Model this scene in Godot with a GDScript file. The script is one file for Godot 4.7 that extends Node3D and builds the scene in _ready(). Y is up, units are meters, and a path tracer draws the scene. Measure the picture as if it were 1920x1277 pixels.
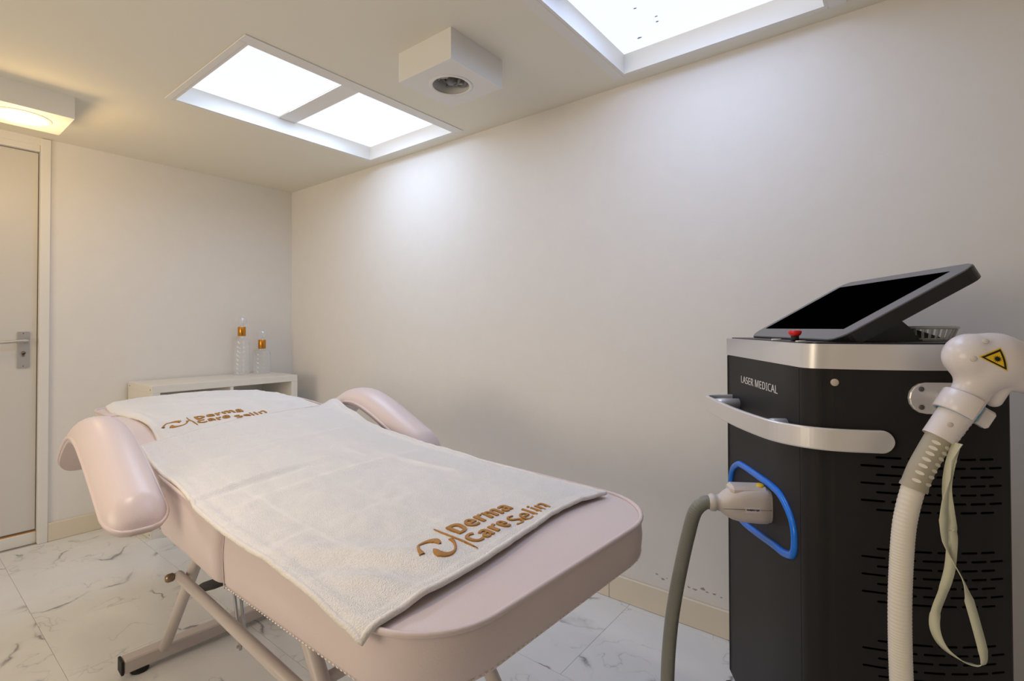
extends Node3D
# Treatment room with two skylights, a treatment bed and a laser machine.

const H := 2.1
# energies of the daylight panels, the lamps and the unseen window
const SKY_1 := 0.86
const SKY_2 := 0.56
const SKY_1_COLOR := Color(0.76, 0.86, 1.0)
const SKY_2_COLOR := Color(0.70, 0.80, 1.0)
const DOOR_LAMP := 0.10
const UNSEEN_BED_LAMP := 0.66  # ceiling lamp out of view above the bed
const UNSEEN_WINDOW := 2.35  # window out of view in the left wall, lights the long wall

var M := {}
var names := {}

# ------------------------------------------------------------------ basics
func numbered(called: String) -> String:
	if not names.has(called):
		names[called] = 0
		return called
	names[called] += 1
	return "%s_%03d" % [called, names[called]]

func thing(called: String, label: String, category: String, at := Vector3.ZERO, turn := 0.0, group := "") -> Node3D:
	var o := Node3D.new()
	o.name = numbered(called)
	add_child(o)
	o.position = at
	o.rotation.y = turn
	tag(o, label, category, group)
	return o

func tag(o: Node, label: String, category := "", group := "", kind := "") -> void:
	if label: o.set_meta("label", label)
	if category: o.set_meta("category", category)
	if group: o.set_meta("group", group)
	if kind: o.set_meta("kind", kind)

func part(called: String, mesh: Mesh, mat: Material, parent: Node = self, label := "") -> MeshInstance3D:
	var o := MeshInstance3D.new()
	o.name = numbered(called) if parent == self else called
	o.mesh = mesh
	o.material_override = mat
	o.cast_shadow = GeometryInstance3D.SHADOW_CASTING_SETTING_ON
	parent.add_child(o, true)
	if label: o.set_meta("label", label)
	return o

func structure(called: String, mesh: Mesh, mat: Material) -> MeshInstance3D:
	var o := part(called, mesh, mat)
	o.set_meta("kind", "structure")
	return o

# ------------------------------------------------------------------ mesh helpers
func sto() -> SurfaceTool:
	var st := SurfaceTool.new()
	st.begin(Mesh.PRIMITIVE_TRIANGLES)
	st.set_smooth_group(-1)
	return st

func done(st: SurfaceTool) -> ArrayMesh:
	st.generate_normals()
	return st.commit()

func tri(st: SurfaceTool, a: Vector3, b: Vector3, c: Vector3, out := Vector3.ZERO) -> void:
	# front faces run clockwise; out says which way the face must look
	var n := (a - c).cross(a - b)
	if out != Vector3.ZERO and n.dot(out) < 0.0:
		st.add_vertex(a); st.add_vertex(c); st.add_vertex(b)
	else:
		st.add_vertex(a); st.add_vertex(b); st.add_vertex(c)

func quad(st: SurfaceTool, a: Vector3, b: Vector3, c: Vector3, d: Vector3, out := Vector3.ZERO) -> void:
	tri(st, a, b, c, out)
	tri(st, a, c, d, out)

func box(st: SurfaceTool, lo: Vector3, hi: Vector3, bevel := 0.0, tr := Transform3D.IDENTITY) -> void:
	# chamfered box between two corners
	var c := (lo + hi) * 0.5
	var e := (hi - lo) * 0.5
	var b := minf(bevel, minf(e.x, minf(e.y, e.z)) * 0.9)
	if b <= 0.0: b = 0.00001
	var at := func(sx: int, sy: int, sz: int, axis: int) -> Vector3:
		var s := Vector3(sx, sy, sz)
		var q := Vector3(e.x - b, e.y - b, e.z - b)
		q[axis] = e[axis]
		return c + s * q
	for axis in 3:
		var u := (axis + 1) % 3
		var v := (axis + 2) % 3
		for s in [-1, 1]:
			var ps := []
			for k in [[-1, -1], [1, -1], [1, 1], [-1, 1]]:
				var sg := [0, 0, 0]
				sg[axis] = s; sg[u] = k[0]; sg[v] = k[1]
				ps.append(tr * at.call(sg[0], sg[1], sg[2], axis))
			var n := Vector3.ZERO
			n[axis] = s
			quad(st, ps[0], ps[1], ps[2], ps[3], tr.basis * n)
	if bevel <= 0.0: return
	for axis in 3:
		var u := (axis + 1) % 3
		var v := (axis + 2) % 3
		for su in [-1, 1]:
			for sv in [-1, 1]:
				var g := [[0, 0, 0], [0, 0, 0]]
				for i in 2:
					g[i][axis] = -1 if i == 0 else 1
					g[i][u] = su; g[i][v] = sv
				var n := Vector3.ZERO
				n[u] = su; n[v] = sv
				quad(st, tr * at.call(g[0][0], g[0][1], g[0][2], u), tr * at.call(g[1][0], g[1][1], g[1][2], u), tr * at.call(g[1][0], g[1][1], g[1][2], v), tr * at.call(g[0][0], g[0][1], g[0][2], v), tr.basis * n)
	for sx in [-1, 1]:
		for sy in [-1, 1]:
			for sz in [-1, 1]:
				tri(st, tr * at.call(sx, sy, sz, 0), tr * at.call(sx, sy, sz, 1), tr * at.call(sx, sy, sz, 2), tr.basis * Vector3(sx, sy, sz))

func box_mesh(lo: Vector3, hi: Vector3, bevel := 0.0, tr := Transform3D.IDENTITY) -> ArrayMesh:
	var st := sto()
	box(st, lo, hi, bevel, tr)
	return done(st)

func grid(rows: Array, wrap := false, flip := false, st: SurfaceTool = null, uv := Vector2.ZERO) -> SurfaceTool:
	# smooth sheet through rows of points (every row as long as the first)
	if st == null:
		st = SurfaceTool.new()
		st.begin(Mesh.PRIMITIVE_TRIANGLES)
	st.set_smooth_group(0)
	var nr := rows.size()
	var nc: int = rows[0].size()
	var lim := nc if wrap else nc - 1
	for i in nr - 1:
		var a: PackedVector3Array = rows[i]
		var b: PackedVector3Array = rows[i + 1]
		for j in lim:
			var k := (j + 1) % nc
			if flip:
				st.add_vertex(a[j]); st.add_vertex(b[j]); st.add_vertex(b[k])
				st.add_vertex(a[j]); st.add_vertex(b[k]); st.add_vertex(a[k])
			else:
				st.add_vertex(a[j]); st.add_vertex(b[k]); st.add_vertex(b[j])
				st.add_vertex(a[j]); st.add_vertex(a[k]); st.add_vertex(b[k])
	return st

func fan(st: SurfaceTool, ring: PackedVector3Array, mid: Vector3, out: Vector3) -> void:
	st.set_smooth_group(-1)
	for i in ring.size():
		tri(st, mid, ring[i], ring[(i + 1) % ring.size()], out)

func tube(path: PackedVector3Array, radii, sides := 12, closed := false, st: SurfaceTool = null, squash := 1.0) -> SurfaceTool:
	var n := path.size()
	var rows := []
	var up := Vector3.UP
	var t0 := (path[1] - path[0]).normalized()
	if absf(t0.dot(up)) > 0.9: up = Vector3.RIGHT
	var nrm := (up - t0 * up.dot(t0)).normalized()
	for i in n:
		var t: Vector3
		if closed:
			t = (path[(i + 1) % n] - path[(i - 1 + n) % n]).normalized()
		else:
			t = (path[mini(i + 1, n - 1)] - path[maxi(i - 1, 0)]).normalized()
		nrm = (nrm - t * nrm.dot(t)).normalized()
		var bi := t.cross(nrm)
		var r: float = radii[i] if radii is Array or radii is PackedFloat32Array else radii
		var ring := PackedVector3Array()
		for k in sides:
			var w := TAU * k / sides
			ring.append(path[i] + nrm * cos(w) * r * squash + bi * sin(w) * r)
		rows.append(ring)
	if closed: rows.append(rows[0])
	st = grid(rows, true, false, st)
	if not closed:
		fan(st, rows[0], path[0], path[0] - path[1])
		fan(st, rows[n - 1], path[n - 1], path[n - 1] - path[n - 2])
	return st

func tube_mesh(path: PackedVector3Array, radii, sides := 12, closed := false, squash := 1.0) -> ArrayMesh:
	return done(tube(path, radii, sides, closed, null, squash))

func rod(a: Vector3, b: Vector3, r: float, sides := 14) -> ArrayMesh:
	# straight round bar with chamfered ends
	var d := (b - a).normalized() * minf(r * 0.25, a.distance_to(b) * 0.2)
	return tube_mesh(PackedVector3Array([a, a + d, b - d, b]), [r * 0.78, r, r, r * 0.78], sides)

func smooth_path(pts: Array, steps := 8, closed := false) -> PackedVector3Array:
	# Catmull-Rom through the points
	var out := PackedVector3Array()
	var n := pts.size()
	var last := n if closed else n - 1
	for i in last:
		var p0: Vector3 = pts[(i - 1 + n) % n] if closed else pts[maxi(i - 1, 0)]
		var p1: Vector3 = pts[i]
		var p2: Vector3 = pts[(i + 1) % n]
		var p3: Vector3 = pts[(i + 2) % n] if closed else pts[mini(i + 2, n - 1)]
		for k in steps:
			out.append(p1.cubic_interpolate(p2, p0, p3, float(k) / steps))
	if not closed: out.append(pts[n - 1])
	return out

func lathe(profile: Array, seg := 40, tr := Transform3D.IDENTITY, st: SurfaceTool = null) -> SurfaceTool:
	# profile of Vector2(radius, height), from the bottom up along the outside
	var rows := []
	for p in profile:
		var ring := PackedVector3Array()
		for k in seg:
			var w := TAU * k / seg
			ring.append(tr * Vector3(cos(w) * p.x, p.y, sin(w) * p.x))
		rows.append(ring)
	return grid(rows, true, true, st)

func lathe_mesh(profile: Array, seg := 40, tr := Transform3D.IDENTITY) -> ArrayMesh:
	return done(lathe(profile, seg, tr))

func prism(poly: PackedVector2Array, depth: float, tr: Transform3D, bevel := 0.0) -> ArrayMesh:
	# polygon in the local xy plane, thick along +z
	var st := sto()
	var n := poly.size()
	var mid := Vector2.ZERO
	for p in poly: mid += p / n
	var top := PackedVector2Array()
	if bevel > 0.0:
		var shr := Geometry2D.offset_polygon(poly, -bevel)
		if shr.size() == 1 and shr[0].size() == n:
			# keep the order of the outline
			for p in poly:
				var best: Vector2 = shr[0][0]
				for q in shr[0]:
					if q.distance_squared_to(p) < best.distance_squared_to(p): best = q
				top.append(best)
	if top.size() != n:
		top = poly
		bevel = 0.0
	var idx := Geometry2D.triangulate_polygon(top)
	for i in range(0, idx.size(), 3):
		var a := top[idx[i]]; var b := top[idx[i + 1]]; var c := top[idx[i + 2]]
		tri(st, tr * Vector3(a.x, a.y, depth), tr * Vector3(b.x, b.y, depth), tr * Vector3(c.x, c.y, depth), tr.basis * Vector3(0, 0, 1))
	idx = Geometry2D.triangulate_polygon(poly)
	for i in range(0, idx.size(), 3):
		var a := poly[idx[i]]; var b := poly[idx[i + 1]]; var c := poly[idx[i + 2]]
		tri(st, tr * Vector3(a.x, a.y, 0), tr * Vector3(b.x, b.y, 0), tr * Vector3(c.x, c.y, 0), tr.basis * Vector3(0, 0, -1))
	var ccw := not Geometry2D.is_polygon_clockwise(poly)
	for i in n:
		var a := poly[i]
		var b := poly[(i + 1) % n]
		var o2 := Vector2((b - a).y, -(b - a).x) * (1.0 if ccw else -1.0)
		var o := tr.basis * Vector3(o2.x, o2.y, 0)
		quad(st, tr * Vector3(a.x, a.y, 0), tr * Vector3(b.x, b.y, 0), tr * Vector3(b.x, b.y, depth - bevel), tr * Vector3(a.x, a.y, depth - bevel), o)
		if bevel > 0.0:
			var ta := top[i]
			var tb := top[(i + 1) % n]
			quad(st, tr * Vector3(a.x, a.y, depth - bevel), tr * Vector3(b.x, b.y, depth - bevel), tr * Vector3(tb.x, tb.y, depth), tr * Vector3(ta.x, ta.y, depth), o + tr.basis * Vector3(0, 0, 1) * o.length())
	return done(st)

func rounded(lo: Vector2, hi: Vector2, r, seg := 6) -> PackedVector2Array:
	# rounded rectangle, counter-clockwise; r is a number or [lo-lo, hi-lo, hi-hi, lo-hi]
	var rs: Array = r if r is Array else [r, r, r, r]
	var out := PackedVector2Array()
	var cs := [Vector2(lo.x, lo.y), Vector2(hi.x, lo.y), Vector2(hi.x, hi.y), Vector2(lo.x, hi.y)]
	var inw := [Vector2(1, 1), Vector2(-1, 1), Vector2(-1, -1), Vector2(1, -1)]
	for i in 4:
		var cen: Vector2 = cs[i] + inw[i] * float(rs[i])
		for k in seg + 1:
			var w := PI + i * PI / 2 + (PI / 2) * k / seg
			out.append(cen + Vector2(cos(w), sin(w)) * float(rs[i]))
	return out

func lerp_table(t: Array, x: float) -> float:
	# smooth reading of [[x, y], ...] sorted by x
	if x <= t[0][0]: return t[0][1]
	for i in t.size() - 1:
		if x <= t[i + 1][0]:
			var k: float = (x - t[i][0]) / (t[i + 1][0] - t[i][0])
			var p: float = t[maxi(i - 1, 0)][1]
			var q: float = t[mini(i + 2, t.size() - 1)][1]
			return cubic_interpolate(t[i][1], t[i + 1][1], p, q, k)
	return t[t.size() - 1][1]

func blend(a: float, b: float, k: float) -> float:
	# smooth union of two distances
	var h := clampf(0.5 + 0.5 * (b - a) / k, 0.0, 1.0)
	return lerpf(b, a, h) - k * h * (1.0 - h)

func bone(p: Vector3, a: Vector3, ra: float, b: Vector3, rb: float) -> float:
	# distance to a tapered capsule
	var ab := b - a
	var t := clampf((p - a).dot(ab) / ab.length_squared(), 0.0, 1.0)
	return p.distance_to(a + ab * t) - lerpf(ra, rb, t)

func nets(field: Callable, lo: Vector3, hi: Vector3, cell: float) -> ArrayMesh:
	# surface nets: one vertex in each crossed cell, one quad round each crossed edge
	var n := Vector3i(((hi - lo) / cell).ceil()) + Vector3i.ONE
	var val := PackedFloat32Array()
	val.resize(n.x * n.y * n.z)
	for z in n.z:
		for y in n.y:
			for x in n.x:
				val[x + n.x * (y + n.y * z)] = field.call(lo + Vector3(x, y, z) * cell)
	var id := {}
	var pts := PackedVector3Array()
	for z in n.z - 1:
		for y in n.y - 1:
			for x in n.x - 1:
				var sum := Vector3.ZERO
				var cnt := 0
				var v := PackedFloat32Array()
				for c in 8: v.append(val[x + (c & 1) + n.x * (y + ((c >> 1) & 1) + n.y * (z + (c >> 2)))])
				for e in [[0, 1], [2, 3], [4, 5], [6, 7], [0, 2], [1, 3], [4, 6], [5, 7], [0, 4], [1, 5], [2, 6], [3, 7]]:
					var a: int = e[0]
					var b: int = e[1]
					if (v[a] < 0.0) != (v[b] < 0.0):
						var f := v[a] / (v[a] - v[b])
						sum += Vector3(a & 1, (a >> 1) & 1, a >> 2).lerp(Vector3(b & 1, (b >> 1) & 1, b >> 2), f)
						cnt += 1
				if cnt:
					id[x + n.x * (y + n.y * z)] = pts.size()
					pts.append(lo + (Vector3(x, y, z) + sum / cnt) * cell)
	var st := SurfaceTool.new()
	st.begin(Mesh.PRIMITIVE_TRIANGLES)
	st.set_smooth_group(0)
	for p in pts: st.add_vertex(p)
	var step := [1, n.x, n.x * n.y]
	for z in range(1, n.z - 1):
		for y in range(1, n.y - 1):
			for x in range(1, n.x - 1):
				var i := x + n.x * (y + n.y * z)
				for ax in 3:
					var inside := val[i] < 0.0
					if inside == (val[i + step[ax]] < 0.0): continue
					var u: int = step[(ax + 1) % 3]
					var w: int = step[(ax + 2) % 3]
					if not (id.has(i) and id.has(i - u) and id.has(i - w) and id.has(i - u - w)): continue
					var q := [id[i - u - w], id[i - w], id[i], id[i - u]]
					for k in ([0, 2, 1, 0, 3, 2] if inside else [0, 1, 2, 0, 2, 3]): st.add_index(q[k])
	st.generate_normals()
	return st.commit()

# ------------------------------------------------------------------ materials
func noise_image(size: int, freq: float, octaves: int, sd: int, type := FastNoiseLite.TYPE_SIMPLEX_SMOOTH) -> Image:
	var n := FastNoiseLite.new()
	n.noise_type = type
	n.seed = sd
	n.frequency = freq
	n.fractal_octaves = octaves
	return n.get_seamless_image(size, size)

func tex(im: Image) -> ImageTexture:
	return ImageTexture.create_from_image(im)

func mat(color: Color, rough := 0.6, metal := 0.0) -> StandardMaterial3D:
	var m := StandardMaterial3D.new()
	m.albedo_color = color
	m.roughness = rough
	m.metallic = metal
	return m

func relief(m: StandardMaterial3D, im: Texture2D, cm: float, per_metre: float) -> void:
	m.heightmap_enabled = true
	m.heightmap_texture = im
	m.heightmap_scale = cm
	m.uv1_triplanar = true
	m.uv1_scale = Vector3.ONE * per_metre

func mottled(m: StandardMaterial3D, a: Color, b: Color, im: Image, per_metre: float) -> void:
	# two tones of the same paint or cloth in fine patches
	var w := im.get_width()
	var out := Image.create(w, w, false, Image.FORMAT_RGB8)
	for y in w:
		for x in w:
			out.set_pixel(x, y, a.lerp(b, im.get_pixel(x, y).r))
	m.albedo_color = Color.WHITE
	m.albedo_texture = tex(out)
	m.uv1_triplanar = true
	m.uv1_scale = Vector3.ONE * per_metre

func marble() -> ImageTexture:
	var w := 1536
	var h := 1024
	var warp := FastNoiseLite.new()
	warp.seed = 5; warp.frequency = 0.005; warp.fractal_octaves = 5
	var vein := FastNoiseLite.new()
	vein.seed = 21; vein.frequency = 0.0017; vein.fractal_octaves = 3; vein.fractal_gain = 0.36
	var fine := FastNoiseLite.new()
	fine.seed = 33; fine.frequency = 0.0055; fine.fractal_octaves = 3
	var mask := FastNoiseLite.new()
	mask.seed = 47; mask.frequency = 0.0042; mask.fractal_octaves = 2
	var cloud := FastNoiseLite.new()
	cloud.seed = 63; cloud.frequency = 0.005; cloud.fractal_octaves = 4
	var data := PackedByteArray()
	data.resize(w * h * 3)
	var i := 0
	for y in h:
		for x in w:
			var wx := x + 46.0 * warp.get_noise_2d(x, y)
			var wy := y + 46.0 * warp.get_noise_2d(x + 711, y + 313)
			var v := absf(vein.get_noise_2d(wx * 0.72 + wy * 0.5, wy * 1.3 - wx * 0.35))
			var mk := clampf(mask.get_noise_2d(x, y) * 2.4 + 0.22, 0.0, 1.0)
			var dark := pow(maxf(0.0, 1.0 - v / (0.012 + 0.022 * mk)), 1.4) * (0.04 + 0.52 * mk * mk)
			dark += 0.20 * pow(maxf(0.0, 1.0 - v / 0.10), 2.0) * mk
			var f := absf(fine.get_noise_2d(wx + 90.0, wy * 1.2))
			var m2 := clampf(mask.get_noise_2d(x + 900, y) * 2.6 + 0.05, 0.0, 1.0)
			dark += (pow(maxf(0.0, 1.0 - f / 0.022), 1.3) * 0.26 + 0.07 * maxf(0.0, 1.0 - f / 0.12)) * m2
			var c := 0.5 + 0.5 * cloud.get_noise_2d(x, y)
			var base := 0.915 - 0.035 * c
			dark = clampf(dark, 0.0, 0.9)
			data[i] = int(255.0 * lerpf(base, 0.40, dark))
			data[i + 1] = int(255.0 * lerpf(base * 0.998, 0.395, dark))
			data[i + 2] = int(255.0 * lerpf(base * 0.993, 0.42, dark))
			i += 3
	return tex(Image.create_from_data(w, h, false, Image.FORMAT_RGB8, data))

func make_materials() -> void:
	var soft := noise_image(256, 0.02, 4, 3)
	var grain := noise_image(256, 0.09, 3, 8)
	var pile := noise_image(512, 0.115, 2, 12)
	var cells := noise_image(256, 0.10, 2, 15, FastNoiseLite.TYPE_CELLULAR)
	M.wall = mat(Color(0.90, 0.885, 0.865), 0.75)
	mottled(M.wall, Color(0.895, 0.88, 0.86), Color(0.905, 0.89, 0.87), soft, 1.3)
	relief(M.wall, tex(grain), 0.010, 6.0)
	M.wall.uv1_scale = Vector3.ONE * 1.3
	M.ceiling = mat(Color(0.905, 0.885, 0.825), 0.85)
	M.trim = mat(Color(0.90, 0.89, 0.87), 0.5)
	M.base = mat(Color(0.88, 0.84, 0.76), 0.5)
	M.door = mat(Color(0.83, 0.815, 0.795), 0.42)
	M.shelf = mat(Color(0.91, 0.89, 0.85), 0.28)
	M.tile = mat(Color.WHITE, 0.22)
	M.tile.albedo_texture = marble()
	M.grout = mat(Color(0.66, 0.64, 0.62), 0.9)
	M.leather = mat(Color(0.87, 0.81, 0.805), 0.36)
	relief(M.leather, tex(cells), 0.018, 14.0)
	M.piping = mat(Color(0.86, 0.80, 0.795), 0.40)
	M.thread = mat(Color(0.90, 0.86, 0.82), 0.8)
	M.towel = mat(Color(0.925, 0.91, 0.90), 0.95)
	mottled(M.towel, Color(0.895, 0.88, 0.87), Color(0.945, 0.935, 0.925), pile, 4.0)
	relief(M.towel, tex(pile), 0.20, 6.3)
	M.towel.rim_enabled = true
	M.towel.rim = 0.3
	M.hem = mat(Color(0.90, 0.88, 0.86), 0.9)
	relief(M.hem, tex(grain), 0.12, 9.0)
	M.gold = mat(Color(0.66, 0.455, 0.12), 0.42, 0.1)
	relief(M.gold, tex(grain), 0.05, 20.0)
	M.frame = mat(Color(0.80, 0.76, 0.745), 0.38)
	M.rubber = mat(Color(0.045, 0.045, 0.05), 0.6)
	M.chrome = mat(Color(0.70, 0.70, 0.70), 0.22, 1.0)
	M.bolt = mat(Color(0.55, 0.48, 0.40), 0.35, 0.9)
	M.silver = mat(Color(0.88, 0.87, 0.865), 0.36, 0.45)
	M.black = mat(Color(0.180, 0.174, 0.174), 0.46)
	M.black.metallic_specular = 0.20
	relief(M.black, tex(grain), 0.006, 30.0)
	M.deck = mat(Color(0.06, 0.065, 0.085), 0.35)
	M.bezel = mat(Color(0.40, 0.40, 0.41), 0.30)
	M.screen = mat(Color(0.004, 0.004, 0.004), 0.28)
	M.screen.specular_mode = BaseMaterial3D.SPECULAR_DISABLED
	M.shell = mat(Color(0.055, 0.06, 0.075), 0.32)
	M.blue = mat(Color(0.02, 0.46, 0.92), 0.22)
	M.liner = mat(Color(0.30, 0.66, 0.80), 0.45)
	M.plastic = mat(Color(0.90, 0.87, 0.865), 0.26)
	M.plug = mat(Color(0.84, 0.80, 0.77), 0.34)
	M.cap = mat(Color(0.80, 0.76, 0.71), 0.5)
	M.hose = mat(Color(0.89, 0.865, 0.82), 0.45)
	M.grey_hose = mat(Color(0.53, 0.53, 0.49), 0.38)
	M.sleeve = mat(Color(0.67, 0.64, 0.57), 0.5)
	M.strap = mat(Color(0.80, 0.80, 0.71), 0.85)
	relief(M.strap, tex(grain), 0.03, 30.0)
	M.red = mat(Color(0.85, 0.10, 0.06), 0.35)
	M.yellow = mat(Color(0.93, 0.77, 0.08), 0.45)
	M.ink = mat(Color(0.04, 0.035, 0.02), 0.6)
	M.print = mat(Color(0.86, 0.85, 0.83), 0.5)
	M.steel = mat(Color(0.74, 0.73, 0.72), 0.35, 0.6)
	M.brass = mat(Color(0.80, 0.55, 0.22), 0.25, 0.95)
	M.basket = mat(Color(0.84, 0.85, 0.85, 0.45), 0.12)
	M.basket.transparency = BaseMaterial3D.TRANSPARENCY_ALPHA
	M.glass = mat(Color(0.86, 0.90, 0.94, 0.16), 0.06)
	M.glass.transparency = BaseMaterial3D.TRANSPARENCY_ALPHA
	M.scuff = mat(Color(0.62, 0.59, 0.55), 0.9)
	M.inside = mat(Color(0.36, 0.35, 0.34), 0.6)
	M.debris = mat(Color(0.62, 0.70, 0.82), 0.9)
	# what gives off light
	M.panel = mat(Color(0.55, 0.57, 0.60), 0.5)
	M.panel.emission_enabled = true
	M.panel.emission = Color(0.925, 0.95, 1.0)
	M.panel.emission_energy_multiplier = 0.95
	M.unseen_pane = mat(Color(0.9, 0.9, 0.85), 0.5)  # glowing pane of the window that stands out of view
	M.unseen_pane.emission_enabled = true
	M.unseen_pane.emission = Color(1.0, 0.93, 0.86)
	M.unseen_pane.emission_energy_multiplier = 0.9
	M.lamp = mat(Color(1, 0.95, 0.85), 0.5)
	M.lamp.emission_enabled = true
	M.lamp.emission = Color(1.0, 0.93, 0.80)
	M.lamp.emission_energy_multiplier = 1.6

# ------------------------------------------------------------------ scene
func _ready() -> void:
	# camera: level-ish lens with a small upward shift
	var cam := Camera3D.new()
	cam.name = "camera"
	var yaw := deg_to_rad(38.1254)
	var pitch := deg_to_rad(0.7335)
	var roll := deg_to_rad(-0.1261)
	var F := Vector3(-sin(yaw) * cos(pitch), sin(pitch), -cos(yaw) * cos(pitch))
	var R := Vector3(cos(yaw), 0, -sin(yaw))
	var U := R.cross(F)
	cam.transform = Transform3D(Basis(R * cos(roll) + U * sin(roll), -R * sin(roll) + U * cos(roll), -F), Vector3(3.53265, 1.10960, 1.89340))
	cam.projection = Camera3D.PROJECTION_FRUSTUM
	cam.near = 0.05
	cam.far = 60.0
	cam.size = cam.near * 1277.0 / 942.787
	cam.frustum_offset = Vector2(0, cam.near * (602.139 - 638.5) / 942.787)
	add_child(cam)
	cam.current = true

	var we := WorldEnvironment.new()
	we.name = "environment"
	var env := Environment.new()
	env.background_mode = Environment.BG_COLOR
	env.background_color = Color(0.55, 0.65, 0.80)
	env.tonemap_mode = Environment.TONE_MAPPER_LINEAR
	env.tonemap_exposure = 1.04
	env.sdfgi_enabled = true
	env.ssao_enabled = true
	env.ssil_enabled = true
	we.environment = env
	add_child(we)

	# daylight through the two skylight panels
	for s in [["skylight_daylight", 1.40, SKY_1, SKY_1_COLOR], ["skylight_daylight_near", 3.01, SKY_2, SKY_2_COLOR]]:
		var a := AreaLight3D.new()
		a.name = s[0]
		a.area_size = Vector2(0.46, 0.66)
		a.light_color = s[3]
		a.light_energy = s[2]
		a.area_range = 9.0
		a.area_attenuation = 2.0
		a.shadow_enabled = true
		a.rotation.x = -PI / 2
		a.position = Vector3(s[1], H + 0.069, 0.61)
		add_child(a)
	# unseen window in the left wall, its warm light set to brighten the long wall
	var wl := AreaLight3D.new()
	wl.name = "unseen_window_light"
	wl.area_size = Vector2(1.5, 1.1)
	wl.light_color = Color(1.0, 0.935, 0.83)
	wl.light_energy = UNSEEN_WINDOW
	wl.area_range = 9.0
	wl.area_attenuation = 2.0
	wl.shadow_enabled = true
	wl.position = Vector3(1.9, 1.30, 4.12)
	add_child(wl)

	make_materials()
	build_room()
	build_door()
	build_skylights()
	build_ceiling_boxes()
	build_shelf()
	build_bottles()
	build_bed()
	build_towels()
	build_machine()
	build_handpiece()
	build_connector()
	build_basket()

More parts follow.
